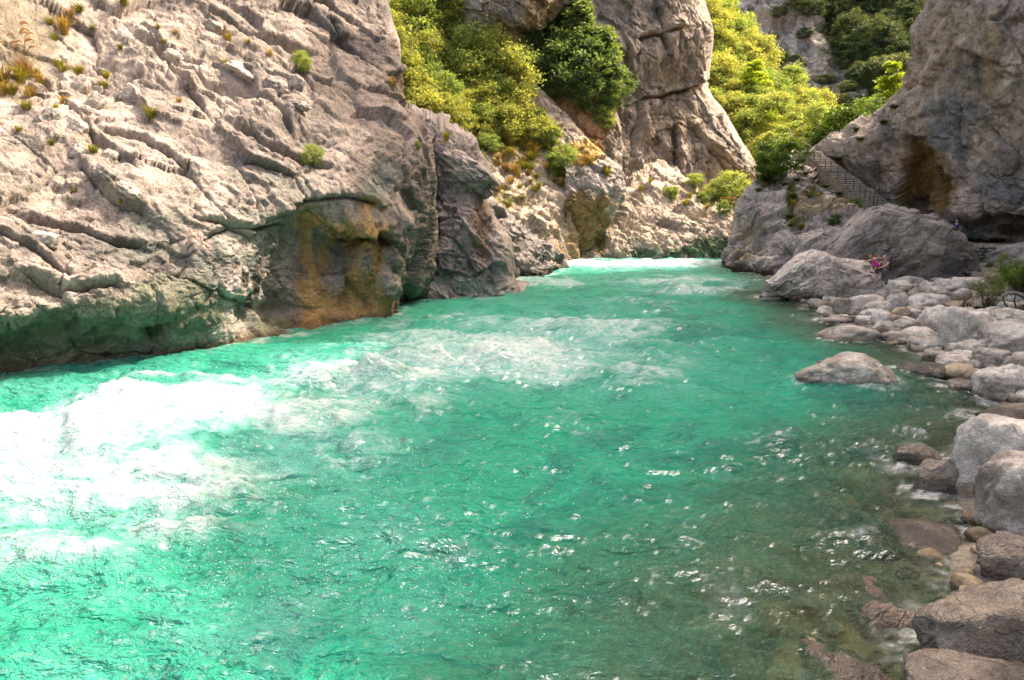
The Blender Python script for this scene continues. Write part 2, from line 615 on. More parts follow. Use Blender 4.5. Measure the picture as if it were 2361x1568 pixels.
def bed_normal(pa, pb, face_n):
    d = np.asarray(pb) - np.asarray(pa)
    d /= np.linalg.norm(d)
    s = np.cross(d, face_n)
    return s / np.linalg.norm(s)


def rock_relief(p, bed, sc_, seed, ledge=1.0, block=1.0, fbmw=1.0, do_worley=True, crack=1.0, small=1.0, cell=1.5, warp=0.3, aniso=0.8, l2w=1.0):
    """Relief in metres for rock whose typical ledge spacing is sc_ metres."""
    h = p @ bed
    q = p + h[:, None] * bed[None, :] * aniso                # finer across the beds than along them
    wrp = fbm(p / (6.0 * sc_), 3, seed)
    big = fbm(p / (3.4 * sc_), 3, seed + 5)
    msk = smooth(-0.12, 0.22, fbm(p / (3.0 * sc_), 3, seed + 31))
    t = h / (2.3 * sc_) + 1.5 * wrp + 0.10 * fbm(p / (0.5 * sc_), 3, seed + 33)
    k = np.floor(t)
    f = t - k
    a1 = 0.15 + 0.85 * rand_cell(k, seed)
    l1 = a1 * (smooth(0.0, 0.06, f) * (1 - 0.9 * f))
    t2 = h / (0.8 * sc_) + 1.7 * fbm(p / (2.2 * sc_), 4, seed + 9, 0.55)
    k2 = np.floor(t2)
    f2 = t2 - k2
    l2 = (0.1 + 0.9 * rand_cell(k2, seed + 3)) * (smooth(0.0, 0.1, f2) * (1 - 0.9 * f2)) * smooth(0.0, 0.3, fbm(p / (1.8 * sc_), 3, seed + 41))
    d = fbmw * 0.62 * sc_ * big + ledge * sc_ * (0.46 * l1 * (0.15 + 0.85 * msk) + 0.20 * l2w * l2)
    d += fbmw * sc_ * (0.075 * fbm(q / (0.9 * sc_), 4, seed + 11, 0.55) + 0.05 * fbm(p / (0.22 * sc_), 3, seed + 23, 0.65))
    pit = fbm(q / (0.33 * sc_), 3, seed + 29, 0.55)
    d -= fbmw * sc_ * 0.075 * smooth(0.12, 0.45, pit) * (0.4 + 0.6 * msk)
    d += fbmw * sc_ * 0.035 * smooth(0.12, 0.45, -pit)
    if do_worley:
        g = q + warp * sc_ * np.stack([fbm(p / sc_, 2, seed + 51), fbm(p / sc_, 2, seed + 52), fbm(p / sc_, 2, seed + 53)], 1)
        f1, f2_, idv, til = worley(g / (cell * sc_), seed + 2)
        e = f2_ - f1
        d += block * sc_ * (0.22 * (idv - 0.5) * smooth(0.0, 0.10, e) + 0.42 * til)
        d -= crack * sc_ * 0.14 * np.exp(-(e / 0.035) ** 2) * (0.15 + 0.85 * msk)
        f1, f2_, idv, til = worley(g / (0.45 * sc_), seed + 6)
        e = f2_ - f1
        rub = smooth(0.0, 0.35, fbm(p / (2.0 * sc_), 3, seed + 91))
        d += small * block * sc_ * ((0.05 + 0.10 * rub) * (idv - 0.5) * smooth(0.0, 0.12, e) + (0.10 + 0.10 * rub) * til)
        d -= small * crack * sc_ * 0.045 * np.exp(-(e / 0.07) ** 2) * (0.3 + 0.7 * rub)
    return d


PALE, MIDC, DARKC = np.array((0.52, 0.445, 0.395)), np.array((0.36, 0.305, 0.275)), np.array((0.165, 0.15, 0.145))


def rock_colour(p, seed, sc_, tone=0.0, pale=PALE, mid=MIDC, dark=DARKC, streak=0.0):
    n = fbm(p / (3.0 * sc_), 5, seed + 71, 0.62) * 1.2 + tone
    n2 = fbm(p / (0.7 * sc_), 4, seed + 77, 0.65)
    n = n + 0.5 * n2
    if streak:
        q = p * np.array((1.0, 1.0, 0.10))
        n = n + streak * fbm(q / (0.7 * sc_), 4, seed + 83, 0.6)
    a = smooth(0.0, 0.45, n)[:, None]
    b = smooth(0.0, 0.45, -n)[:, None]
    c = mid * (1 - a - b) + pale * a + dark * b
    # grey-green lichen in ragged patches and black specks
    li = smooth(0.10, 0.34, fbm(p / (1.1 * sc_), 5, seed + 95, 0.68) - 0.25 * tone)[:, None] * 0.75
    c = c * (1 - li) + np.array((0.165, 0.165, 0.14)) * li
    sp = smooth(0.30, 0.48, fbm(p / (0.22 * sc_), 3, seed + 97, 0.6))[:, None] * 0.55
    return c * (1 - sp) + np.array((0.13, 0.12, 0.11)) * sp


def blob_mask(pu, pv, blobs):
    m = np.zeros(len(pu), np.float32)
    for (u, v, ru, rv, s) in blobs:
        m = np.maximum(m, s * np.exp(-(((pu - u) / ru) ** 2 + ((pv - v) / rv) ** 2) ** 1.5))
    return m


def stain(c, m, p, colr, seed, sc_, thr=0.35, soft=0.2, nz=0.6):
    idx = np.nonzero(m > 0.015)[0]
    if len(idx) < len(m):
        if len(idx): 
            c = c.copy()
            c[idx] = stain(c[idx], m[idx], p[idx], colr, seed, sc_, thr, soft, nz)
        return c
    n = fbm(p / sc_, 4, seed, 0.6)
    w = smooth(thr - soft, thr + soft, m + nz * n * smooth(0.02, 0.3, m))[:, None]
    return c * (1 - w) + (np.asarray(colr) * (0.75 + 0.5 * fbm(p / (0.4 * sc_), 3, seed + 1)[:, None] + 0.25)) * w


class Rock:
    pass


def crack_lines(pu, pv, lines):
    """Groove depth and the shelf hanging over it, for cracks traced on the rock face."""
    groove = np.zeros(len(pu), np.float32)
    shelf = np.zeros(len(pu), np.float32)
    for L in lines:
        best = np.full(len(pu), 1e9)
        side = np.zeros(len(pu))
        for (x0, y0), (x1, y1) in zip(L[:-1], L[1:]):
            dx, dy = x1 - x0, y1 - y0
            t = np.clip(((pu - x0) * dx + (pv - y0) * dy) / (dx * dx + dy * dy), 0, 1)
            ex, ey = pu - x0 - t * dx, pv - y0 - t * dy
            q = ex * ex + ey * ey
            up = q < best
            best = np.where(up, q, best)
            side = np.where(up, dx * ey - dy * ex, side)
        b = np.sqrt(best)
        groove = np.maximum(groove, np.exp(-(b / 4.5) ** 2))
        shelf = np.maximum(shelf, np.where(side < 0, np.exp(-(b / 26) ** 1.5), 0) * smooth(0, 4, b))
    return groove, shelf


def build_rock(name, ctrl, nu, nv, bedpx, sc_, seed, mat, label, tone=0.0, streak=0.0, relief=None, pre=None, colour=None, crack=1.0,
               kind='structure', do_worley=True, fine_pass=True, wrap=(0, 1)):
    G, tw = rock_grid(ctrl, nu, nv, wrap)
    N = grid_normals(G)
    mid = G[nv // 2, nu // 2]
    if np.sum(N * (np.array((0, 0, CAM_H)) - G), axis=2).mean() < 0:
        N = -N
        flip = True
    else:
        flip = False
    fn = N[nv // 2, nu // 2]
    bed = bed_normal(P(*bedpx[0]), P(*bedpx[1]), fn)
    if bed[2] < 0: bed = -bed
    p = G.reshape(-1, 3).astype(np.float32)
    n = N.reshape(-1, 3).astype(np.float32)
    pu, pv = proj(p)
    rel = relief or {}
    d = rock_relief(p, bed.astype(np.float32), sc_, seed, do_worley=do_worley, crack=crack, **rel)
    if pre is not None:
        d = pre(p, pu, pv, d)
    d = d * np.tile(tw, nv)
    G2 = (p + n * d[:, None]).reshape(nv, nu, 3)
    if fine_pass:
        N2 = grid_normals(G2)
        if flip: N2 = -N2
        p2 = G2.reshape(-1, 3).astype(np.float32)
        n2 = N2.reshape(-1, 3).astype(np.float32)
        d2 = sc_ * (0.022 * ridged(p2 / (0.3 * sc_), 3, seed + 61) + 0.04 * fbm(p2 / (0.13 * sc_), 3, seed + 67, 0.7))
        G2 = (p2 + n2 * d2[:, None]).reshape(nv, nu, 3)
    p3 = G2.reshape(-1, 3).astype(np.float32)
    pu, pv = proj(p3)
    c = rock_colour(p3, seed, sc_, tone, streak=streak)
    if colour is not None:
        c = colour(c, p3, pu, pv)
    F = grid_faces(nv, nu)
    if flip: F = F[:, ::-1]
    me = mesh_np(name, p3, F, mat, cols=c)
    o = add(name, me)
    tag(o, label, None, None, kind)
    r = Rock()
    r.obj, r.p, r.pu, r.pv, r.n = o, p3, pu, pv, n
    return r


def on_rock(r, u, v):
    """Surface point of a rock seen at pixel (u, v) (nearest to the camera)."""
    d2 = (r.pu - u) ** 2 + (r.pv - v) ** 2
    k = np.argpartition(d2, 12)[:12]
    k = k[d2[k] < max(80.0, d2[k].min() * 3)]
    j = k[np.argmin(r.p[k, 1])]
    return r.p[j].astype(float), r.n[j].astype(float)


def lump_mesh(name, seed, sub=4, rough=0.18, flat=0.0, mat=None, ledges=0.0, boxy=0.0, freq=1.0, asp=(1, 1, 1)):
    """A water-worn or broken rock of unit radius."""
    bm = bmesh.new()
    bmesh.ops.create_icosphere(bm, subdivisions=sub, radius=1.0)
    V = np.array([v.co for v in bm.verts], np.float32)
    F = np.array([[v.index for v in f.verts] for f in bm.faces], np.int32)
    bm.free()
    r = np.random.default_rng(seed)
    if boxy:
        e = 2.0 + 5.0 * boxy
        V = V / (np.sum(np.abs(V) ** e, axis=1) ** (1 / e))[:, None]
    # planar facets shave the sphere
    for _ in range(7):
        pn = r.normal(size=3)
        pn /= np.linalg.norm(pn)
        h = r.uniform(0.68, 0.95)
        dd = V @ pn - h
        V = V - np.where(dd > 0, dd * 0.72, 0)[:, None] * pn[None, :]
    o = r.uniform(0, 40, 3).astype(np.float32)
    N = V / np.linalg.norm(V, axis=1)[:, None]
    V0, V = V, V * np.array(asp, np.float32)            # noise keeps its grain when the lump is stretched
    d = rough * (1.0 * fbm(V * 1.1 + o, 3, seed) + 0.4 * fbm(V * 3.2 * freq + o, 3, seed + 3) + 0.14 * ridged(V * 7 * freq + o, 3, seed + 8))
    if ledges:
        b = r.normal(size=3); b /= np.linalg.norm(b)
        t = (V @ b) * 4.5 * freq + 0.8 * freq * fbm(V * 1.6 + o, 4, seed + 12)
        k = np.floor(t); f = t - k
        d = d + 0.5 * ledges * (0.3 + 0.7 * rand_cell(k, seed)) * smooth(0, 0.25, f) * (1 - 0.8 * f)
        f1, f2, idv, til = worley(V * 2.6 * freq + o + 0.15 * fbm(V * 4 + o, 2, seed + 4)[:, None], seed + 2)
        d = d + ledges * (2.2 * til + 0.5 * (idv - 0.5) * smooth(0, 0.2, f2 - f1) - 0.35 * np.exp(-((f2 - f1) / 0.07) ** 2))
        d = d + ledges * 0.5 * fbm(V * 5 * freq + o, 4, seed + 20, 0.6)
    V = V0 + N * d[:, None]
    return mesh_np(name, V, F, mat)

# ------------------------------------------------------------------ ground: river bed and bank as one sheet
SHORE = [Wt(1672, 617), Wt(1790, 643), Wt(1772, 684), Wt(1890, 716), Wt(1935, 757), Wt(2080, 803), Wt(2180, 852), Wt(2280, 915),
         Wt(2300, 985), Wt(2200, 1090), Wt(2215, 1200), Wt(2190, 1380), Wt(2110, 1530), W(3.3, 4.5, 0), W(2.2, 2.0, 0), W(0.5, -2, 0), W(-8, -16, 0), W(-40, -60, 0)]
SHORE = np.array([W(40, 72, 0), W(26, 62, 0)] + SHORE)[:, :2]


def shore_dist(x, y):
    """Distance to the right-hand shoreline, positive on the land."""
    best = np.full(x.shape, 1e9)
    sgn = np.ones(x.shape)
    for a, b in zip(SHORE[:-1], SHORE[1:]):
        d = b - a
        t = np.clip(((x - a[0]) * d[0] + (y - a[1]) * d[1]) / (d @ d), 0, 1)
        ex, ey = x - a[0] - t * d[0], y - a[1] - t * d[1]
        q = ex * ex + ey * ey
        s = np.sign(d[0] * (y - a[1]) - d[1] * (x - a[0]))
        upd = q < best
        best = np.where(upd, q, best)
        sgn = np.where(upd, s, sgn)
    return np.sqrt(best) * sgn


def ground_z(x, y):
    x, y = np.asarray(x, float), np.asarray(y, float)
    d = shore_dist(x, y)
    land = 0.02 + 0.115 * d - 0.0016 * d * d
    land = np.where(d > 25, 0.02 + 0.115 * 25 - 1.0 + 0.02 * (d - 25), land)
    near = smooth(16, 8, y)
    slope = 0.44 - 0.13 * near
    wat = -np.minimum(-d * slope, 2.6) - 0.03
    z = np.where(d > 0, np.maximum(land, 0.02), wat)
    pts = np.stack([x.ravel() / 1.3, y.ravel() / 1.3, np.zeros(x.size)], 1)
    return z + 0.16 * fbm(pts, 4, 91).reshape(x.shape) * np.where(d > 0, 0.6, 1.0)


def build_ground():
    gx = np.concatenate([np.linspace(-400, -32, 20), np.linspace(-30, 50, 260), np.linspace(55, 400, 20)])
    gy = np.concatenate([np.linspace(-300, -8, 12), np.linspace(-6, 75, 270), np.linspace(80, 500, 20)])
    X, Y = np.meshgrid(gx, gy)
    Z = ground_z(X, Y)
    V = np.stack([X, Y, Z], 2).reshape(-1, 3)
    me = mesh_np('riverbed_ground', V, grid_faces(len(gy), len(gx)), M['gravel'])
    tag(add('riverbed_ground', me), 'stony riverbed rising to the gravel bank on the right', None, None, 'structure')


build_ground()


def gz(x, y):
    return float(ground_z(np.array([x]), np.array([y]))[0])


def on_ground(u, v):
    """Where the ray of a pixel meets the ground sheet."""
    a, b = (u - CU) / FPX, (CV - v) / FPX
    dd = np.linspace(3, 70, 1400)
    x, y, z = dd * a, dd * (CP + b * SP), CAM_H + dd * (-SP + b * CP)
    h = np.maximum(ground_z(x, y), -0.02)
    k = np.argmax(z < h)
    if not (z < h).any(): k = len(dd) - 1
    return np.array((x[k], y[k], max(h[k], -0.02)))


def sink(p, z):
    q = np.array(p, float); q[2] = z
    return q


# ------------------------------------------------------------------ left cliff
OCHRE, ALGAE, GREY_D, CREAM, BLACK = (0.36, 0.215, 0.09), (0.19, 0.185, 0.13), (0.15, 0.14, 0.14), (0.52, 0.48, 0.43), (0.035, 0.032, 0.028)


def left_cliff():
    wl_ = [Wt(0, 872), Wt(200, 843), Wt(400, 816), Wt(548, 797), Wt(620, 778), Wt(700, 764), Wt(800, 749), Wt(903, 731), Wt(925, 705), Wt(985, 693)]
    off = [W(-31, 2, 0), W(-21, 10, 0)]
    wrap = W(-7, 46, 0)
    row0 = [sink(p, -3) for p in off + wl_ + [wrap]]
    row1 = off + wl_ + [wrap]

    def row(pts, o0, o1, wr):
        return [W(*o0), W(*o1)] + [P(*q) for q in pts] + [P(*wr)]
    rows = [row0, row1,
            row([(0, 800, 18.6), (200, 780, 19.9), (400, 765, 21.4), (548, 745, 23.0), (620, 735, 25.6), (700, 715, 26.6), (800, 700, 27.9), (903, 690, 29.6), (930, 665, 31.5), (987, 655, 34.9)], (-31.3, 1.5, 1.5), (-21.2, 9.6, 1.5), (955, 655, 44)),
            row([(0, 735, 17.1), (200, 715, 18.6), (400, 690, 20.6), (548, 680, 22.9), (620, 670, 25.2), (700, 655, 26.6), (800, 640, 27.9), (905, 630, 29.7), (935, 615, 31.2), (990, 600, 34.4)], (-30.6, 1.2, 3), (-20.2, 9, 3), (955, 600, 44)),
            row([(0, 640, 17.7), (200, 620, 19.3), (400, 610, 21.2), (548, 590, 23.2), (620, 580, 24.8), (700, 560, 27.3), (800, 550, 28.6), (905, 540, 30.1), (940, 535, 31.2), (993, 520, 33.8)], (-30.2, 2.5, 5), (-20.6, 9.8, 5), (955, 520, 43)),
            row([(0, 520, 18.9), (200, 510, 20.4), (400, 500, 22.2), (548, 480, 23.9), (620, 470, 25.0), (700, 460, 26.4), (800, 455, 27.6), (905, 450, 29.3), (945, 440, 30.6), (992, 430, 33.4)], (-31, 5, 7.5), (-21.4, 11.5, 7.5), (955, 430, 43)),
            row([(0, 400, 20.4), (200, 390, 22.1), (400, 370, 24.2), (540, 350, 25.6), (610, 345, 26.4), (690, 335, 27.6), (790, 330, 29.0), (890, 330, 30.8), (940, 330, 32.3), (984, 332, 34.6)], (-33, 8, 10), (-22.6, 13.5, 10), (945, 332, 44)),
            row([(0, 285, 21.9), (190, 275, 24.0), (385, 250, 26.2), (520, 230, 27.8), (590, 225, 28.9), (670, 220, 30.2), (760, 220, 31.9), (840, 220, 33.8), (890, 225, 35.2), (925, 245, 37.0)], (-36, 11, 13), (-24.6, 16, 13), (890, 245, 47)),
            row([(0, 215, 23.4), (180, 165, 26.4), (370, 130, 28.8), (500, 110, 30.7), (565, 105, 31.8), (645, 105, 33.1), (725, 110, 34.8), (800, 110, 36.6), (860, 110, 37.8), (906, 105, 39.4)], (-38, 13, 16), (-26.6, 18.5, 16), (872, 105, 49)),
            row([(0, 70, 25.2), (170, 30, 28.0), (360, 5, 31.2), (485, -10, 33.4), (550, -10, 34.6), (630, -10, 35.9), (705, -10, 37.6), (780, -5, 39.3), (830, 0, 40.6), (880, 0, 42.0)], (-39, 14.5, 20), (-27.8, 20, 20), (840, 0, 51)),
            row([(0, -200, 29), (170, -230, 32), (360, -240, 35.2), (485, -240, 37), (550, -240, 38), (630, -230, 39.2), (705, -220, 40.8), (780, -210, 42.3), (825, -200, 43.4), (865, -190, 44.6)], (-42, 17, 28), (-31, 23, 28), (820, -190, 54)),
            row([(0, -520, 36), (170, -520, 39), (360, -520, 42), (485, -520, 44), (550, -500, 45), (630, -490, 46), (705, -480, 47), (780, -470, 48), (825, -460, 49), (855, -450, 50)], (-48, 22, 38), (-38, 29, 36), (810, -450, 60))]

    def pre(p, pu, pv, d):
        # hollow behind the ochre-stained columns, undercut near the water, lying slabs
        m = blob_mask(pu, pv, [(790, 590, 95, 95, 1.0), (640, 740, 60, 35, 0.9), (880, 410, 28, 45, 0.8)])
        d = d - 0.35 * m
        m2 = blob_mask(pu, pv, [(820, 500, 75, 26, 1), (760, 520, 40, 30, 0.7), (890, 500, 35, 34, 0.9), (830, 590, 32, 60, 0.9), (880, 640, 26, 80, 0.8)])
        d = d + 1.0 * m2 * (0.75 + 0.7 * ridged(p / 0.9, 3, 471))
        m3 = blob_mask(pu, pv, [(600, 175, 75, 34, 0.8), (665, 205, 50, 26, 0.9), (680, 255, 26, 30, 0.7), (150, 320, 70, 40, 0.5), (270, 430, 90, 34, 0.7), (210, 390, 50, 30, 0.6)])
        d = d + 0.55 * m3
        wob = 9 * fbm(p / 1.1, 3, 477)
        gr, sh = crack_lines(pu + wob, pv + 9 * fbm(p / 1.1, 3, 478), [[(505, 185), (600, 232), (650, 272), (668, 305)], [(195, 395), (235, 455), (330, 492)], [(70, 500), (200, 520), (262, 548), (330, 552)], [(165, 245), (215, 335), (300, 400)],
                                                   [(345, 115), (470, 180), (515, 195)], [(480, 45), (620, 95), (720, 130)], [(690, 466), (760, 455), (850, 462)], [(480, 510), (590, 530), (650, 520)], [(0, 560), (80, 585), (160, 640)],
                                                   [(300, 60), (380, 130), (470, 240)], [(560, 300), (680, 360), (760, 385)], [(760, 60), (830, 130), (880, 190)], [(240, 300), (330, 330), (420, 400)], [(60, 640), (150, 665), (260, 668)]])
        d = d * (1 - 0.8 * blob_mask(pu, pv, [(20, 110, 130, 90, 1), (0, 235, 90, 50, 1)]))
        d = d - 0.32 * gr + 0.26 * sh
        low = smooth(1.4, 0.2, p[:, 2])
        return d * (1 - 0.55 * low * smooth(300, 600, pu))

    def colour(c, p, pu, pv):
        z = p[:, 2]
        c = c * np.array((0.87, 0.83, 0.79))
        # shade of the right half painted in as a darker tone, broken by noise
        pat = smooth(420, 800, pu - 0.35 * (pv - 300)) * (0.55 + 0.5 * fbm(p / 1.6, 4, 401))  # painted shade of the right half
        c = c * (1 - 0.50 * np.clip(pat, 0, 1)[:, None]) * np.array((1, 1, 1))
        c = stain(c, blob_mask(pu, pv, [(350, 560, 130, 80, 0.5), (560, 560, 110, 100, 0.55), (620, 420, 120, 80, 0.4), (470, 640, 120, 60, 0.5), (880, 420, 50, 60, 0.6)]), p, (0.17, 0.17, 0.145), 411, 0.9)
        c = stain(c, blob_mask(pu, pv, [(60, 790, 200, 62, 1), (260, 745, 160, 66, 1), (430, 715, 130, 66, 0.9), (350, 660, 90, 40, 0.6), (560, 720, 60, 60, 0.5), (630, 760, 60, 30, 0.9), (935, 640, 34, 80, 0.55)]), p, ALGAE, 421, 0.9, 0.42, 0.3, 0.9)
        c = stain(c, blob_mask(pu, pv, [(790, 610, 105, 130, 1), (730, 690, 60, 80, 0.9), (850, 700, 60, 50, 1), (860, 520, 60, 60, 0.8), (720, 540, 40, 70, 0.8)]), p * np.array((1, 1, 0.3)), OCHRE, 431, 0.9, 0.44, 0.24, 0.9)
        c = stain(c, blob_mask(pu, pv, [(775, 610, 40, 70, 0.8), (740, 560, 22, 60, 0.7), (880, 500, 50, 26, 0.6), (800, 500, 50, 26, 0.7), (835, 600, 30, 50, 0.55)]), p * np.array((1, 1, 0.3)), (0.2, 0.165, 0.14), 437, 0.6, 0.45, 0.25, 0.9)
        c = stain(c, blob_mask(pu, pv, [(560, 545, 70, 50, 0.6), (560, 690, 50, 70, 0.7), (530, 770, 60, 25, 0.6)]), p, (0.42, 0.36, 0.31), 441, 0.8)
        c = stain(c, blob_mask(pu, pv, [(566, 640, 9, 28, 1), (590, 650, 10, 45, 1), (575, 700, 8, 25, 1)]), p, (0.075, 0.062, 0.05), 447, 0.5, 0.4, 0.1, 0.3)
        c = stain(c, blob_mask(pu, pv, [(30, 80, 110, 90, 0.9)]), p, (0.21, 0.175, 0.125), 449, 1.2)  # brown-grey stain that also paints in the shade of the upper left corner
        wet = smooth(0.55, 0.1, z + 0.4 * fbm(p / 0.8, 3, 451))[:, None]
        c = c * (1 - wet) + c * np.array((0.5, 0.44, 0.34)) * wet
        return c
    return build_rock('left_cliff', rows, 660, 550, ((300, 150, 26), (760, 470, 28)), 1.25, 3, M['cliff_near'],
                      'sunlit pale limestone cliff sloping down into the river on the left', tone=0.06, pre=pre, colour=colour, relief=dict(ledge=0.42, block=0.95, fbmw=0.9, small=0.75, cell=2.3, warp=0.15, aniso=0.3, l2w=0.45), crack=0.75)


LC = left_cliff()


# ------------------------------------------------------------------ buttresses past the left cliff
def buttress_b():
    wl_ = [Wt(930, 690), Wt(990, 694), Wt(1040, 692), Wt(1090, 691), Wt(1140, 689)]
    back = W(1.5, 47, 0)
    rows = [[sink(q, -3) for q in wl_ + [back]], wl_ + [back],
            [P(930, 640, 36), P(990, 640, 35.6), P(1040, 640, 35.4), P(1090, 640, 35.6), P(1144, 640, 36.2), P(1130, 640, 46)],
            [P(930, 560, 36.5), P(985, 560, 36.4), P(1035, 560, 35.9), P(1085, 560, 36.2), P(1140, 560, 37), P(1125, 560, 47)],
            [P(930, 480, 37), P(985, 480, 37.2), P(1030, 480, 36.9), P(1075, 485, 37.2), P(1112, 490, 38), P(1090, 490, 48)],
            [P(930, 400, 37.5), P(980, 400, 37.6), P(1030, 400, 37.6), P(1075, 420, 38.2), P(1100, 430, 39), P(1080, 430, 49)],
            [P(925, 330, 38), P(970, 330, 38.2), P(1030, 335, 38.4), P(1085, 360, 39), P(1118, 390, 40), P(1095, 390, 50)],
            [P(915, 262, 39), P(960, 268, 39.3), P(1005, 285, 39.6), P(1050, 302, 40.2), P(1090, 340, 41), P(1075, 340, 51)],
            [P(905, 258, 48), P(950, 262, 48), P(1000, 280, 48), P(1040, 300, 49), P(1080, 336, 50), P(1060, 336, 58)]]

    def colour(c, p, pu, pv):
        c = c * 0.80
        c = stain(c, blob_mask(pu, pv, [(1060, 680, 120, 40, 0.9)]), p, (0.36, 0.32, 0.29), 511, 0.8)
        c = stain(c, blob_mask(pu, pv, [(1110, 520, 26, 90, 0.7)]), p, (0.22, 0.15, 0.11), 513, 0.8)
        f1, f2, idv, _t = worley(p * 2.2, 517)
        holes = (smooth(0.2, 0.1, f1) * (idv > 0.45) * smooth(640, 660, pv))[:, None]
        return c * (1 - holes) + np.array(BLACK) * holes
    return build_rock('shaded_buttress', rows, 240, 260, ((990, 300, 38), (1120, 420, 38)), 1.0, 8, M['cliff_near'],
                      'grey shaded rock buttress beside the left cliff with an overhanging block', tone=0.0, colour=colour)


RB = buttress_b()
ob = add('overhanging_block', lump_mesh('overhanging_block', 12, 6, 0.2, mat=M['cliff_near'], ledges=0.09, boxy=0.25), RB.obj)
_c = P(1068, 402, 38.4)
ob.location = _c
ob.scale = (1.9, 1.3, 0.85)
ob.rotation_euler = (0.1, math.radians(33), math.radians(10))
_V = np.array([v.co for v in ob.data.vertices], np.float32)
_ca = ob.data.color_attributes.new('Col', 'FLOAT_COLOR', 'POINT')
_c4 = np.ones((len(_V), 4), np.float32)
_c4[:, :3] = rock_colour(_V * 1.5 + 9, 15, 1.0, 0.0) * 0.85
_ca.data.foreach_set('color', _c4.ravel())


def buttress_c():
    wl_ = [Wt(1090, 668), Wt(1150, 660), Wt(1190, 646), Wt(1240, 641), Wt(1275, 630), Wt(1302, 622)]
    back = W(6.0, 62, 0)
    rows = [[sink(q, -3) for q in wl_ + [back]], wl_ + [back],
            [P(1090, 600, 42), P(1150, 610, 43.6), P(1190, 610, 45.6), P(1235, 612, 47.8), P(1272, 615, 51), P(1302, 616, 54.2), P(1290, 616, 62)],
            [P(1090, 540, 43), P(1140, 550, 44.5), P(1180, 565, 46.6), P(1225, 580, 49.0), P(1262, 598, 52), P(1296, 610, 55), P(1283, 610, 62)],
            [P(1090, 468, 45), P(1128, 474, 46.2), P(1165, 500, 48), P(1210, 535, 50.3), P(1250, 572, 53), P(1288, 602, 56), P(1270, 602, 63)],
            [P(1080, 452, 52), P(1118, 464, 52), P(1155, 490, 53), P(1200, 525, 55), P(1240, 562, 57), P(1276, 596, 59), P(1262, 598, 65)]]

    def colour(c, p, pu, pv):
        wet = smooth(0.8, 0.1, p[:, 2] + 0.5 * fbm(p, 3, 531))[:, None]
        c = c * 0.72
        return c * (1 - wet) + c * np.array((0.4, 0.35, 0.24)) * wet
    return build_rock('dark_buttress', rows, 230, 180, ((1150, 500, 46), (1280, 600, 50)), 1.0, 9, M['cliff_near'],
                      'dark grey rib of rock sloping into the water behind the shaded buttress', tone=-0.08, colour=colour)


RC = buttress_c()


def sunlit_slope():
    rows = [[W(-14, 50, -3), W(-4, 52, -3), W(0, 55, -3), W(2.5, 58, -3), W(5.6, 61.5, -3), W(7, 66, -3), W(8, 80, -3)],
            [P(930, 600, 50), P(1100, 600, 53), P(1200, 605, 55.5), P(1270, 605, 58), P(1318, 607, 61.5), P(1330, 603, 66), P(1310, 603, 78)],
            [P(920, 510, 51), P(1090, 520, 54), P(1190, 525, 56.5), P(1260, 530, 59), P(1312, 530, 62.5), P(1335, 520, 66), P(1300, 520, 78)],
            [P(910, 430, 52), P(1080, 440, 56.5), P(1180, 450, 60), P(1250, 450, 62), P(1308, 440, 64), P(1370, 420, 67), P(1330, 420, 78)],
            [P(900, 350, 54.5), P(1060, 360, 59.5), P(1150, 370, 63), P(1230, 365, 65), P(1300, 350, 66.5), P(1352, 340, 68), P(1320, 340, 79)],
            [P(890, 260, 57), P(1020, 280, 63), P(1110, 290, 66), P(1190, 285, 67.5), P(1250, 265, 68.8), P(1282, 250, 70), P(1255, 250, 80)],
            [P(880, 170, 61), P(980, 190, 66), P(1060, 200, 69), P(1130, 195, 70), P(1190, 190, 71), P(1216, 185, 72), P(1200, 185, 82)],
            [P(870, 60, 66), P(960, 80, 70), P(1020, 90, 72), P(1080, 95, 73), P(1140, 90, 74), P(1185, 85, 76), P(1175, 85, 84)],
            [P(860, -80, 70), P(940, -60, 74), P(1000, -50, 75), P(1060, -50, 75), P(1120, -50, 77), P(1170, -50, 80), P(1165, -60, 88)],
            [P(850, -400, 74), P(930, -400, 78), P(1000, -400, 80), P(1060, -400, 82), P(1120, -400, 84), P(1180, -400, 86), P(1200, -400, 94)]]

    def colour(c, p, pu, pv):
        c = c * np.array((1.0, 0.93, 0.82))
        c = stain(c, blob_mask(pu, pv, [(1180, 330, 130, 50, 0.6), (1320, 380, 60, 60, 0.6), (1160, 460, 80, 40, 0.4), (1000, 200, 140, 120, 0.8)]), p, (0.26, 0.22, 0.07), 601, 1.6)
        c = stain(c, blob_mask(pu, pv, [(1330, 560, 26, 60, 0.8), (1290, 560, 20, 60, 0.4)]), p, (0.36, 0.24, 0.13), 603, 1.2)
        return c
    return build_rock('sunlit_slope', rows, 290, 340, ((1150, 380, 58), (1320, 560, 62)), 1.5, 21, M['cliff_far'],
                      'bright limestone slope with shrubs and yellow grass left of the river bend', tone=0.5, colour=colour, relief=dict(ledge=1.0, block=0.9))


SS = sunlit_slope()


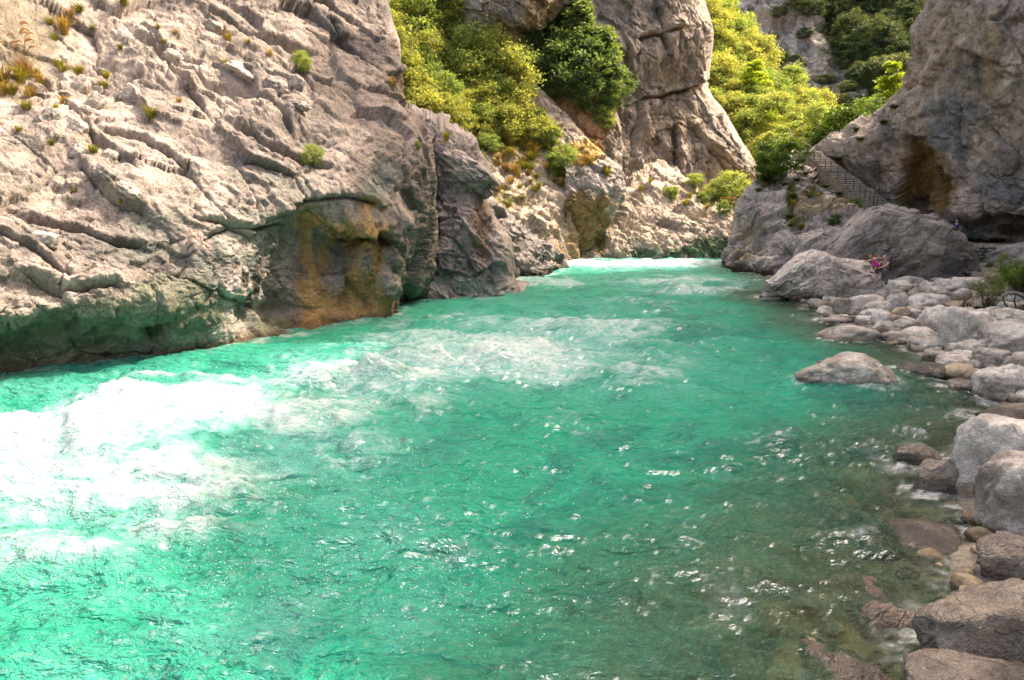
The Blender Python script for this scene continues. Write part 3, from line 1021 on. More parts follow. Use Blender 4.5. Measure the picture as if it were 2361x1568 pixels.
def cave_buttress():
    rows = [[W(5.5, 63, -3), W(6.2, 63.5, -3), W(7.0, 64, -3), W(7.6, 66, -3), W(8.4, 72, -3)],
            [P(1305, 606, 63), P(1325, 602, 64), P(1345, 600, 65.5), P(1356, 600, 67.5), P(1345, 600, 74)],
            [P(1302, 560, 62.6), P(1325, 555, 63.6), P(1360, 550, 64.6), P(1385, 550, 67), P(1370, 550, 74)],
            [P(1302, 500, 62.3), P(1330, 495, 63.2), P(1375, 490, 64.0), P(1408, 492, 66.6), P(1390, 492, 74)],
            [P(1302, 450, 62.6), P(1335, 440, 63.2), P(1390, 440, 63.8), P(1434, 452, 66.4), P(1415, 452, 74)],
            [P(1302, 400, 63.4), P(1335, 385, 64.2), P(1385, 385, 65.2), P(1424, 402, 67.4), P(1405, 402, 75)],
            [P(1300, 350, 65), P(1330, 340, 66.5), P(1365, 338, 68), P(1392, 360, 70), P(1380, 365, 78)],
            [P(1295, 335, 72), P(1325, 326, 72), P(1355, 324, 73), P(1380, 345, 75), P(1370, 350, 82)]]

    def colour(c, p, pu, pv):
        c = stain(c, blob_mask(pu, pv, [(1345, 520, 60, 80, 1), (1380, 470, 50, 30, 0.5)]), p * np.array((1, 1, 0.3)), (0.26, 0.17, 0.075), 611, 1.2, 0.35)
        return stain(c, blob_mask(pu, pv, [(1345, 350, 60, 30, 0.9)]), p, (0.42, 0.26, 0.08), 613, 1.0)
    return build_rock('undercut_buttress', rows, 170, 240, ((1320, 380, 64), (1420, 450, 64)), 1.1, 25, M['cliff_far'],
                      'ochre stained undercut buttress at the foot of the sunlit slope', tone=0.15, colour=colour)


RU = cave_buttress()


def nose_cliff():
    rows = [[P(1080, 300, 73), P(1140, 290, 74), P(1180, 285, 75), P(1212, 290, 77), P(1195, 290, 88)],
            [P(1080, 230, 72), P(1140, 220, 73), P(1180, 215, 74), P(1210, 225, 76), P(1195, 225, 88)],
            [P(1075, 140, 71.5), P(1135, 130, 72), P(1175, 130, 72.6), P(1214, 140, 75), P(1200, 140, 88)],
            [P(1070, 80, 71), P(1130, 75, 71), P(1178, 72, 71.2), P(1228, 80, 74), P(1212, 80, 88)],
            [P(1065, 35, 70.6), P(1125, 35, 70), P(1190, 34, 69.6), P(1262, 42, 73), P(1240, 42, 88)],
            [P(1060, -20, 70.4), P(1125, -20, 69.6), P(1200, -20, 69), P(1296, -8, 72.5), P(1270, -8, 88)],
            [P(1050, -160, 72), P(1125, -160, 71), P(1210, -160, 71), P(1325, -150, 74), P(1300, -150, 90)],
            [P(1050, -500, 80), P(1130, -500, 80), P(1230, -500, 80), P(1350, -500, 82), P(1350, -500, 98)]]

    def colour(c, p, pu, pv):
        return stain(c, blob_mask(pu, pv, [(1250, 30, 50, 40, 0.9), (1200, 110, 25, 60, 0.6)]), p, (0.34, 0.25, 0.16), 621, 1.5)
    return build_rock('overhanging_cliff', rows, 190, 230, ((1100, 40, 72), (1200, 120, 72)), 1.6, 29, M['cliff_far'],
                      'grey cliff with a jutting tan overhang above the sunlit shrubs', tone=-0.02, colour=colour, relief=dict(ledge=0.6))


RN = nose_cliff()


def central_cliff():
    def row(v, ys, ue, ye):
        us = [1150, 1230, 1310, 1390, 1450, 1520]
        return [P(u, v, y) for u, y in zip(us, ys)] + [P(0.5 * (1520 + ue) - 5, v, 0.5 * (ys[5] + ye) - 0.6), P(ue - 10, v, ye - 0.9), P(ue, v, ye + 0.6), P(ue - 40, v, ye + 40)]
    rows = [row(640, [77, 74, 72, 73, 76, 78], 1770, 84),
            row(540, [77, 74, 72, 73, 76, 78], 1768, 84),
            row(450, [76.5, 73.5, 71.5, 72, 76, 78], 1756, 84),
            row(400, [76.5, 73.5, 71, 71.5, 76, 78.5], 1738, 84),
            row(330, [76.5, 73.5, 71, 71.5, 76, 79], 1692, 84),
            row(260, [77, 74, 72, 72.5, 77, 80], 1652, 84),
            row(205, [78, 75, 73, 74, 77.5, 80.4], 1614, 83.6),
            row(150, [79, 77, 75, 75.5, 77.4, 79], 1618, 82.4),
            row(80, [80, 79, 77, 77, 77.6, 78.6], 1626, 82),
            row(0, [82, 81, 79.5, 79, 78.4, 79], 1606, 82),
            row(-150, [86, 85, 83, 82, 80, 80], 1590, 82.5),
            row(-500, [94, 92, 90, 88, 86, 85], 1600, 88)]

    def pre(p, pu, pv, d):
        w1, w2 = 10 * fbm(p / 3.0, 3, 487), 10 * fbm(p / 3.0, 3, 488)
        gr, sh = crack_lines(pu + w1, pv + w2, [[(1480, 232), (1560, 212), (1630, 186)], [(1440, 120), (1475, 240), (1462, 360)], [(1550, 300), (1560, 400)], [(1520, 20), (1540, 110)], [(1600, 300), (1680, 400)], [(1470, 90), (1560, 70)], [(1640, 350), (1730, 420)]])
        return d - 0.9 * gr + 0.9 * sh

    def colour(c, p, pu, pv):
        c = c * np.array((0.98, 0.93, 0.86))
        c = stain(c, blob_mask(pu, pv, [(1570, 280, 80, 60, 0.5), (1550, 170, 60, 50, 0.45), (1650, 380, 60, 50, 0.5)]), p, (0.30, 0.235, 0.17), 631, 2.4)
        c = stain(c, blob_mask(pu, pv, [(1300, 240, 90, 120, 1), (1340, 300, 70, 70, 0.9), (1230, 130, 40, 80, 0.8)]), p, (0.38, 0.22, 0.11), 633, 1.8, 0.4)
        c = stain(c, blob_mask(pu, pv, [(1555, 330, 8, 50, 0.9), (1515, 320, 18, 20, 0.6), (1690, 420, 10, 22, 0.9)]), p, (0.085, 0.068, 0.05), 637, 1.0, 0.4, 0.15, 0.5)
        return c
    return build_rock('central_cliff', rows, 390, 350, ((1480, 150, 79), (1560, 260, 79)), 1.5, 33, M['cliff_far'],
                      'tall shaded grey cliff in the centre with brown drip streaks', tone=-0.1, streak=0.55, colour=colour, pre=pre,
                      relief=dict(ledge=0.7, block=0.8, fbmw=0.6, cell=2.2), crack=1.3)


RE = central_cliff()


def base_rocks():
    us = [1340, 1385, 1430, 1480, 1530, 1580, 1630, 1690, 1760, 1830]
    base = [W(*Wt(u, v)) for u, v in zip(us, [600, 599, 599, 598.5, 598, 598, 597.5, 597, 597, 597])]
    rows = [[sink(q, -3) for q in base], base,
            [P(u, v, y) for u, v, y in zip(us, [585, 575, 570, 568, 565, 566, 562, 560, 560, 560], [66.4, 66.4, 66.6, 66.8, 67.2, 67.2, 67.6, 67.6, 67.6, 67.6])],
            [P(u, v, y) for u, v, y in zip(us, [570, 545, 525, 515, 515, 520, 525, 525, 525, 525], [67.2, 67.4, 68.2, 69, 69.4, 69.4, 69.2, 69.2, 69.4, 69.4])],
            [P(u, v, y) for u, v, y in zip(us, [555, 520, 475, 450, 450, 470, 490, 498, 500, 500], [68.4, 68.8, 70, 72, 72.4, 72, 71.2, 71, 71, 71])],
            [P(u, v, y) for u, v, y in zip(us, [545, 500, 445, 405, 392, 425, 470, 482, 486, 488], [70, 70.6, 72, 75, 76, 75.4, 74, 73.5, 73.5, 73.5])],
            [P(u, v, y) for u, v, y in zip(us, [540, 490, 435, 395, 384, 415, 460, 472, 476, 480], [78, 78, 78, 79, 80, 80, 81, 82, 82, 82])]]

    def colour(c, p, pu, pv):
        c = c * np.array((1.0, 0.93, 0.82))
        c = stain(c, blob_mask(pu, pv, [(1650, 570, 75, 30, 1), (1475, 585, 36, 15, 0.9), (1555, 588, 28, 14, 0.9)]), p, (0.12, 0.15, 0.085), 641, 1.3, 0.45, 0.2, 1.0)
        return stain(c, blob_mask(pu, pv, [(1385, 560, 14, 40, 0.7), (1620, 500, 60, 20, 0.3)]), p, (0.3, 0.21, 0.1), 643, 1.0)
    return build_rock('waterside_ledges', rows, 350, 200, ((1450, 430, 68), (1560, 560, 66)), 1.25, 37, M['cliff_far'],
                      'bright cream rock ledges along the far water edge below the central cliff', tone=0.45, colour=colour, relief=dict(ledge=1.1, block=1.0, fbmw=0.9, cell=2.0), crack=1.4, wrap=(0, 0))


RG = base_rocks()


def forest_hill():
    us = [1520, 1640, 1720, 1790, 1860, 1930, 2000, 2100, 2220]
    rows = [[P(u, 480, y) for u, y in zip(us, [92, 91, 90, 88, 84, 82, 80, 80, 84])],
            [P(u, v, y) for u, v, y in zip(us, [400, 400, 395, 385, 365, 352, 345, 340, 345], [96, 95, 94, 91, 88, 86, 84, 84, 88])],
            [P(u, v, y) for u, v, y in zip(us, [260, 270, 290, 300, 310, 320, 325, 330, 335], [106, 104, 102, 99, 97, 95, 94, 94, 98])],
            [P(u, v, y) for u, v, y in zip(us, [150, 175, 215, 250, 280, 298, 312, 322, 328], [116, 114, 112, 109, 107, 105, 104, 104, 108])],
            [P(u, v, y) for u, v, y in zip(us, [0, 55, 135, 200, 252, 284, 304, 316, 322], [128, 124, 122, 119, 116, 114, 112, 112, 116])],
            [P(u, v, y) for u, v, y in zip(us, [-10, 50, 130, 195, 248, 282, 303, 315, 321], [142, 140, 138, 136, 134, 132, 130, 130, 134])]]
    return build_rock('wooded_hill', rows, 150, 120, ((1700, 200, 110), (1850, 300, 104)), 2.5, 43, M['cliff_far'],
                      'steep hillside under bright green scrub beyond the central cliff', tone=-0.2, do_worley=False,
                      colour=lambda c, p, pu, pv: c * 0.4 + np.array((0.17, 0.19, 0.05)) * 0.6)


RH = forest_hill()


def far_cliff():
    us = [1480, 1620, 1700, 1780, 1860, 1940, 2020, 2100, 2200, 2320]
    Yb = [205, 200, 196, 190, 182, 172, 164, 158, 154, 150]
    rows = [[P(u, 420, y - 20) for u, y in zip(us, Yb)],
            [P(u, 330, y - 12) for u, y in zip(us, Yb)],
            [P(u, 240, y) for u, y in zip(us, Yb)],
            [P(u, 150, y + 3) for u, y in zip(us, [y + (10 if i > 4 else 0) for i, y in enumerate(Yb)])],
            [P(u, 60, y + 6) for u, y in zip(us, [y + (20 if i > 4 else 2) for i, y in enumerate(Yb)])],
            [P(u, -20, y + 9) for u, y in zip(us, [y + (30 if i > 4 else 3) for i, y in enumerate(Yb)])],
            [P(u, -200, y + 16) for u, y in zip(us, [y + (36 if i > 4 else 6) for i, y in enumerate(Yb)])],
            [P(u, -700, y + 40) for u, y in zip(us, [y + (40 if i > 4 else 10) for i, y in enumerate(Yb)])]]

    def colour(c, p, pu, pv):
        c = stain(c, blob_mask(pu, pv, [(1900, 240, 70, 40, 0.6), (1860, 230, 40, 30, 0.5)]), p, (0.34, 0.23, 0.10), 651, 4.0)
        return stain(c, blob_mask(pu, pv, [(2020, 90, 130, 110, 0.8), (2060, 220, 90, 60, 0.8)]), p, (0.10, 0.11, 0.05), 653, 6.0)
    return build_rock('distant_cliff', rows, 260, 200, ((1700, 60, 195), (1780, 260, 190)), 5.0, 47, M['cliff_vfar'],
                      'distant pale cliff with vertical dark streaks and wooded ledges at the top', tone=0.12, streak=0.9, colour=colour, relief=dict(ledge=0.8))


RF = far_cliff()


# ------------------------------------------------------------------ right bank
def headland():
    b = [Wt(1672, 616), Wt(1695, 622), Wt(1740, 632), Wt(1800, 641), W(20, 44, 0), W(21.5, 40, 0), W(26, 38, 0), W(32, 40, 0)]
    pre_ = W(24, 66, 0)
    rows = [[sink(q, -3) for q in [pre_] + b], [pre_] + b,
            [P(1700, 580, 66), P(1688, 582, 57.4), P(1710, 590, 56.2), P(1750, 595, 54), P(1810, 600, 50.6), P(1880, 605, 47), P(1950, 610, 44.5), P(2050, 610, 43), P(2150, 610, 43.5)],
            [P(1722, 520, 67), P(1704, 520, 58.4), P(1728, 528, 57.2), P(1770, 530, 55.4), P(1830, 535, 53), P(1900, 540, 51), P(1970, 545, 50), P(2060, 550, 50), P(2160, 550, 50)],
            [P(1735, 470, 68), P(1716, 470, 59.4), P(1742, 474, 58.2), P(1790, 475, 57), P(1850, 480, 55.8), P(1910, 490, 55), P(1975, 500, 55), P(2060, 510, 55), P(2160, 510, 55)],
            [P(1760, 430, 70), P(1742, 430, 61.2), P(1768, 425, 60.2), P(1808, 415, 60), P(1862, 436, 58.6), P(1920, 470, 56.8), P(1985, 506, 55.2), P(2060, 520, 55), P(2160, 520, 55)],
            [P(1790, 400, 74), P(1778, 396, 64), P(1805, 375, 64), P(1828, 372, 64.0), P(1872, 420, 60.8), P(1926, 458, 58.6), P(1988, 500, 56.2), P(2060, 515, 57), P(2160, 515, 57)],
            [P(1800, 395, 82), P(1795, 392, 75), P(1815, 368, 74), P(1840, 372, 73), P(1884, 425, 70), P(1940, 470, 68), P(1996, 510, 66), P(2060, 525, 66), P(2160, 525, 66)]]

    def colour(c, p, pu, pv):
        c = c * 0.95
        c = stain(c, blob_mask(pu, pv, [(1860, 470, 60, 40, 0.5), (1720, 560, 40, 60, 0.45), (1940, 470, 50, 30, 0.5)]), p, (0.33, 0.25, 0.16), 661, 1.4)
        c = stain(c, blob_mask(pu, pv, [(1825, 450, 14, 40, 0.8), (1835, 510, 30, 20, 0.6), (1875, 445, 26, 12, 0.7), (1780, 420, 40, 14, 0.6), (1900, 425, 40, 14, 0.5)]), p, (0.10, 0.10, 0.03), 663, 0.8)
        wet = smooth(0.9, 0.25, p[:, 2] + 0.7 * fbm(p / 1.2, 4, 665))[:, None]
        return c * (1 - wet) + np.array((0.05, 0.038, 0.02)) * wet
    return build_rock('headland', rows, 350, 270, ((1720, 620, 56), (1900, 470, 54)), 1.25, 53, M['cliff_far'],
                      'rocky headland on the right bank below the stone stairs', tone=0.08, colour=colour, relief=dict(block=1.4, ledge=1.2), wrap=(1, 0))


RJ = headland()


def right_cliff():
    # columns run from the left silhouette of the wall to beyond the right frame edge and on to the camera's side
    def row(pts, tail):
        l = pts[0]
        return [P(l[0] + 110, l[1], l[2] + 9)] + [P(*q) for q in pts] + [W(*q) for q in tail]
    rows = [row([(1960, 560, 66), (2040, 560, 62), (2090, 560, 60), (2150, 560, 58), (2220, 580, 54), (2300, 580, 52), (2380, 580, 50)], [(44, 42, -1), (40, 28, -1), (29, 12, -1), (18, -6, -1), (10, -30, -1)]),
            row([(1955, 500, 66), (2040, 500, 62), (2090, 500, 60), (2150, 500, 58), (2215, 540, 54), (2290, 545, 52.6), (2370, 550, 51.6)], [(45, 43, 3), (41, 28, 3), (30, 12, 3), (19, -6, 3), (11, -30, 3)]),
            row([(1935, 440, 66), (2030, 440, 61.5), (2085, 440, 59), (2150, 440, 57), (2215, 480, 52.6), (2290, 490, 50.6), (2370, 500, 49.4)], [(44, 42.5, 6), (40, 27.5, 7), (29, 11.5, 7), (19, -6, 7), (11, -30, 7)]),
            row([(1905, 385, 66.5), (2000, 385, 62), (2070, 385, 58.8), (2150, 385, 56), (2215, 400, 52.8), (2290, 400, 50.8), (2370, 400, 49.2)], [(43.5, 42, 11), (39.5, 27, 12), (28.5, 11, 12), (19, -6, 12), (12, -30, 12)]),
            row([(1888, 342, 67), (1990, 325, 62.5), (2065, 320, 59), (2140, 310, 55.6), (2215, 310, 52.6), (2290, 305, 50.6), (2370, 300, 49)], [(43.5, 42, 16), (39.5, 27, 20), (28.5, 11, 18), (20, -6, 16), (13, -30, 16)]),
            row([(2003, 270, 66), (2040, 262, 62.5), (2085, 255, 58.8), (2150, 245, 55), (2215, 240, 52.2), (2290, 235, 50.2), (2370, 230, 48.6)], [(43.5, 41.5, 22), (39.5, 26.5, 28), (29, 10, 23), (21, -6, 19), (15, -30, 19)]),
            row([(2080, 190, 62), (2095, 180, 60.5), (2120, 170, 58), (2160, 160, 54.6), (2220, 150, 52), (2290, 140, 50), (2370, 130, 48.4)], [(43.5, 41, 30), (39.5, 26, 36), (29.5, 9, 28), (22, -6, 22), (22, -30, 21)]),
            row([(2104, 95, 61), (2118, 85, 59.6), (2140, 75, 57), (2175, 65, 54.4), (2230, 55, 52), (2295, 45, 50.2), (2370, 40, 48.8)], [(44, 41, 42), (40, 26, 44), (30, 9, 32), (24, -6, 25), (30, -30, 23)]),
            row([(2134, -10, 61), (2150, -20, 59.5), (2175, -30, 57.5), (2205, -40, 55), (2250, -50, 53), (2305, -60, 51.4), (2375, -60, 50)], [(44.5, 41, 55), (40.5, 26, 51), (31, 9, 36), (27, -6, 27), (40, -30, 24)]),
            row([(2140, -500, 62), (2170, -500, 60.5), (2200, -500, 58.5), (2240, -500, 57), (2290, -480, 55), (2345, -460, 53.5), (2410, -440, 52)], [(45, 41, 68), (41, 26, 57), (32, 9, 39), (29, -6, 29), (46, -30, 26)]),
            [W(47, 70, 82), W(36.5, 62, 84), W(37.5, 60.6, 83), W(39, 58.6, 82), W(41, 57, 80), W(43, 55, 79), W(44.5, 53, 78), W(46, 52, 77), W(46, 41, 74.5), W(42, 26, 59.5), W(33, 9, 41), W(31, -6, 30), W(50, -30, 28)],
            [W(56, 76, 92), W(50, 72, 90), W(50, 70, 90), W(52, 68, 88), W(54, 66, 86), W(56, 64, 84), W(58, 60, 82), W(62, 56, 80), W(62, 42, 77), W(60, 24, 62), W(55, 8, 45), W(55, -6, 33), W(74, -30, 30)]]

    def pre(p, pu, pv, d):
        # tall rust-lined alcove
        m = smooth(0.25, 0.75, blob_mask(pu, pv, [(2120, 400, 46, 72, 1), (2108, 350, 26, 42, 1), (2168, 430, 34, 50, 0.9), (2105, 445, 36, 46, 1)]) + 0.55 * fbm(p / 1.6, 4, 691))
        d = d - 1.7 * m
        m2 = blob_mask(pu, pv, [(2320, 520, 80, 16, 1)])
        return d - 1.2 * m2

    def colour(c, p, pu, pv):
        c = c * np.array((1.0, 0.95, 0.89))
        c = stain(c, blob_mask(pu, pv, [(2190, 300, 70, 110, 0.55), (2300, 420, 80, 90, 0.4), (2230, 520, 80, 40, 0.5)]), p, (0.185, 0.18, 0.18), 671, 2.0)
        c = stain(c, blob_mask(pu, pv, [(2200, 60, 90, 60, 0.55), (2290, 120, 30, 110, 0.6), (2120, 150, 40, 60, 0.4)]), p, (0.31, 0.24, 0.17), 673, 1.8)
        c = stain(c, blob_mask(pu, pv, [(2125, 390, 52, 75, 1), (2170, 440, 40, 50, 0.9), (2110, 460, 40, 40, 0.8)]), p * np.array((1, 1, 0.3)), (0.25, 0.155, 0.06), 675, 1.3, 0.42, 0.25, 0.9)
        c = stain(c, blob_mask(pu, pv, [(2110, 470, 40, 25, 0.7), (2330, 530, 60, 14, 0.7)]), p, (0.10, 0.07, 0.04), 677, 0.8)
        return c
    return build_rock('right_cliff', rows, 370, 350, ((2100, 60, 58), (2250, 300, 54)), 1.5, 59, M['cliff_far'],
                      'massive shaded grey cliff on the right with a rust coloured alcove', tone=0.0, streak=0.25, pre=pre, colour=colour,
                      relief=dict(ledge=0.75, block=0.95, fbmw=0.75, cell=2.0), crack=1.4, wrap=(1, 0))


RK = right_cliff()

# ------------------------------------------------------------------ boulders on the right bank
BV = [lump_mesh('boulder', 100 + i, 4, 0.22, mat=M['boulder'], boxy=0.2 * (i % 3), ledges=0.02 * (i % 2)) for i in range(12)]
BT = [lump_mesh('boulder', 130 + i, 4, 0.16, mat=M['boulder_tan'], boxy=0.15) for i in range(2)]
BD = [lump_mesh('drowned_rock', 150 + i, 4, 0.18, mat=M['boulder_drowned'], boxy=0.1) for i in range(4)]
BW = [lump_mesh('boulder', 140 + i, 5, 0.22, mat=M['boulder_wet'], boxy=0.1, ledges=0.018) for i in range(5)]
BBIG = [lump_mesh('boulder', 160 + i, 5, 0.22, mat=M['boulder'], boxy=0.15 * (i % 3), ledges=0.025) for i in range(6)]


def zu(x): return 1753.4 + x * 0.2609      # detail view of the bank -> photo pixels
def zv(y): return 526.0 + y * 0.2609


def boulder(u0, u1, vt, vb, label, kind='b', i=0, sunk=0.22, name='boulder', group=None, rz=None, tilt=0.0, depth=0.85):
    uc = 0.5 * (u0 + u1)
    g = on_ground(uc, vb)
    Yc = g[1]
    dist = math.hypot(g[0], g[1])
    w = (u1 - u0) / FPX * (Yc * CP + (CAM_H - g[2]) * SP)
    dy = w * depth
    Yb = Yc + dy * 0.30
    top = P(uc, vt, Yb)[2]
    bot = P(uc, vb, Yc)[2]
    h = max(top - bot, 0.12 * w)
    cx = (uc - CU) / FPX * (Yb * CP + (CAM_H - g[2]) * SP)
    full = h / (1 - sunk)
    src = {'b': BV, 't': BT, 'w': BW, 'B': BBIG}[kind]
    o = add(name, src[i % len(src)], None, (cx, Yb, bot - sunk * full + full / 2 - 0.02), (0, 0, 0), (w / 2 * 1.06, dy / 2, full / 2 * 1.05))
    o.rotation_euler = (0.0, tilt, 0.0)
    if bot < 0.25: COLLAR.append((cx, Yb, w / 2, dy / 2))
    if rz is not None: o.rotation_euler.z = rz
    return tag(o, label, 'boulder', group)


GB = 'boulders on the right bank'
COLLAR = []
LIST = [
    (1000, 1210, 810, 915, 'smooth pale boulder at the water edge, leftmost of three in a row', 'b', 0),
    (1060, 1370, 905, 1020, 'low wide boulder standing in the shallows with a dark wet foot', 'b', 1),
    (1230, 1490, 875, 985, 'rounded boulder wedged in front of the huge pale bank boulder', 'b', 2),
    (1180, 1340, 805, 885, 'pale wedge shaped boulder just behind the rounded one by the shallows', 'b', 3),
    (1330, 1620, 945, 1085, 'water streaked boulder in the shallows left of the dark undercut', 'b', 4),
    (560, 990, 862, 1005, 'long low boulder washed over by the stream near the bank', 'b', 5),
    (1010, 1165, 955, 1018, 'small pale rock poking out between two wet boulders', 'b', 6),
    (1400, 1780, 675, 930, 'huge smooth pale boulder at the middle of the bank', 'B', 0),
    (1590, 2020, 695, 1075, 'huge whitish boulder with a black undercut above the water', 'B', 1),
    (1880, 2400, 820, 1130, 'broad grey boulder at the right edge above the rounded pair', 'B', 2),
    (1760, 2190, 955, 1140, 'wide rounded boulder right of the black undercut', 'B', 3),
    (1900, 2170, 1050, 1235, 'egg shaped boulder leaning on the wide rounded one', 'B', 4),
    (1565, 1830, 1120, 1228, 'flat grey oval boulder at the water below the undercut', 'b', 7),
    (1770, 1910, 1118, 1190, 'small round stone tucked behind the flat oval boulder', 'b', 8),
    (1630, 1890, 1195, 1352, 'tan angular boulder among the grey ones at the water', 't', 0),
    (1800, 1945, 1160, 1275, 'small pale boulder squeezed right of the tan one', 'b', 9),
    (1910, 2360, 1215, 1505, 'big smooth egg shaped boulder at the right edge by the water', 'B', 5),
    (1665, 2000, 1330, 1475, 'dark wet boulder left of the big egg shaped one', 'w', 0),
    (1240, 1660, 1188, 1320, 'flat brown wet rock awash behind the lone river boulder', 'w', 1),
    (2160, 2380, 1130, 1300, 'grey boulder cut by the right frame edge above the egg', 'b', 10),
    (2010, 2400, 700, 870, 'long whitish boulder at the right edge below the root', 'B', 0),
    (1320, 1625, 585, 718, 'oval grey boulder behind the huge pale one', 'b', 11),
    (1100, 1335, 568, 715, 'pale egg like boulder in the centre of the bank', 'b', 0),
    (770, 1065, 585, 722, 'broad cracked boulder left of the egg like one', 'b', 1),
    (910, 1135, 650, 765, 'pale slab leaning in front of the cracked boulder', 'b', 2),
    (1170, 1315, 690, 805, 'tan speckled boulder below the egg like one', 't', 1),
    (985, 1165, 728, 852, 'grey boulder with black lichen left of the tan speckled one', 'b', 3),
    (795, 910, 760, 832, 'dark mossy stone at the water line', 'w', 2),
    (850, 995, 765, 852, 'pale stone right of the dark mossy one', 'b', 4),
    (765, 885, 690, 765, 'small holed boulder above the dark mossy stone', 'b', 5),
    (500, 655, 690, 785, 'sloping pale boulder near the left end of the bank edge', 'b', 6),
    (600, 745, 765, 825, 'low pale stone at the water left of the dark mossy one', 'b', 7),
    (510, 680, 785, 852, 'half drowned pale stone off the bank edge', 'b', 8),
    (410, 545, 618, 672, 'small white boulder at the left tip of the bank', 'b', 9),
    (420, 625, 640, 728, 'dark wet boulder below the small white one', 'w', 3),
    (580, 695, 616, 692, 'grey boulder right of the small white one', 'b', 10),
    (640, 775, 620, 765, 'upright pale boulder between the cracked and the grey one', 'b', 11),
    (475, 605, 553, 638, 'rounded boulder under the foot of the pale outcrop', 'b', 0),
    (315, 475, 573, 642, 'flat boulder at the water under the pale outcrop', 'b', 1),
    (605, 835, 513, 622, 'white topped boulder with a dark side below the outcrop', 'b', 2),
    (765, 905, 545, 622, 'grey boulder right of the white topped one', 'b', 3),
    (880, 1005, 468, 532, 'round boulder at the base of the outcrop near the hikers', 'b', 4),
    (735, 855, 484, 548, 'brownish boulder touching the outcrop foot', 't', 0),
    (985, 1320, 448, 592, 'large pale boulder in front of the three hikers', 'B', 1),
    (1185, 1405, 424, 512, 'pale boulder right behind the one in front of the hikers', 'b', 5),
    (1305, 1475, 528, 645, 'round brown tinged boulder right of the hikers boulder', 'b', 6),
    (1440, 1625, 508, 592, 'flat topped boulder near the foot of the giant rock', 'b', 7),
    (1565, 1695, 553, 645, 'rounded boulder left of the pointed pale one', 'b', 8),
    (1695, 1865, 530, 645, 'pointed pale boulder beside the dry twigs', 'b', 9),
    (1420, 1545, 470, 525, 'small boulder against the giant rock', 'b', 10),
    (1540, 1705, 450, 535, 'angular boulder under the corner of the giant rock', 'b', 11),
    (1650, 1905, 640, 715, 'low tan boulder under the dry twigs', 't', 1),
    (1980, 2155, 685, 765, 'pale boulder below the twisted root', 'b', 0),
    (1350, 1485, 690, 775, 'small dark boulder left of the huge pale one', 'b', 1),
    (0, 195, 563, 640, 'flat rock awash at the tip of the driftwood log', 'b', 2),
    (1310, 1385, 720, 785, 'small grey stone by the tan speckled boulder', 'b', 3),
    (895, 985, 540, 595, 'small tan stone above the broad cracked boulder', 't', 0),
    (1015, 1125, 548, 645, 'grey stone left of the pale egg like boulder', 'b', 4),
    (1860, 2160, 600, 700, 'long grey boulder half hidden behind the dry twigs', 'b', 5),
    (2130, 2360, 560, 690, 'brown grey boulder behind the twisted root', 'b', 6),
    (1700, 1960, 430, 540, 'flat grey rock between the giant rock and the green bush', 'b', 7),
]
for (x0, x1, y0, y1, lab, k, i) in LIST:
    boulder(zu(x0), zu(x1), zv(y0), zv(y1), lab, k, i, group=GB)
# the lone boulder in the stream
lone = lump_mesh('boulder', 177, 6, 0.15, mat=M['boulder'], boxy=0.15, ledges=0.025)
BBIG.append(lone)
boulder(1846, 2052, 815, 902, 'large lone boulder standing in the stream', 'B', len(BBIG) - 1, 0.3, depth=0.7)
FORE = [
    (2205, 2480, 958, 1140, 'big pale boulder with a grooved top at the right edge near the camera', 'B', 1, 0.25),
    (2262, 2520, 1042, 1245, 'large grey boulder in front of the grooved one at the right edge', 'B', 4, 0.2),
    (2118, 2230, 1058, 1135, 'small brown wet rock at the foot of the grooved boulder', 'w', 1, 0.3),
    (2255, 2430, 1232, 1335, 'glossy wet rock at the right edge below the pale boulders', 'w', 0, 0.3),
    (2140, 2460, 1350, 1545, 'big dark wet boulder in the lower right corner', 'w', 2, 0.25),
    (2090, 2420, 1520, 1660, 'brown wet boulder at the bottom edge on the right', 'w', 0, 0.3),
    (2070, 2165, 1028, 1075, 'small rock breaking the surface with a collar of foam', 'w', 4, 0.3),
    (2245, 2400, 942, 978, 'low dark rock at the water edge on the right', 'w', 3, 0.3),
]
for (u0, u1, v0, v1, lab, k, i, s) in FORE:
    boulder(u0, u1, v0, v1, lab, k, i, s, group='rocks along the near shore', depth=0.62)


def drowned(u, v, r, zt, label, i, h=0.5):
    p = Wt(u, v, zt)
    o = add('drowned_rock', (BW if k >= 15 else BD)[i % 4], None, (p[0], p[1], zt - h * 0.8), (0, 0, i * 1.3), (r, r * 0.8, h))
    tag(o, label, 'rock', 'rocks under the water')


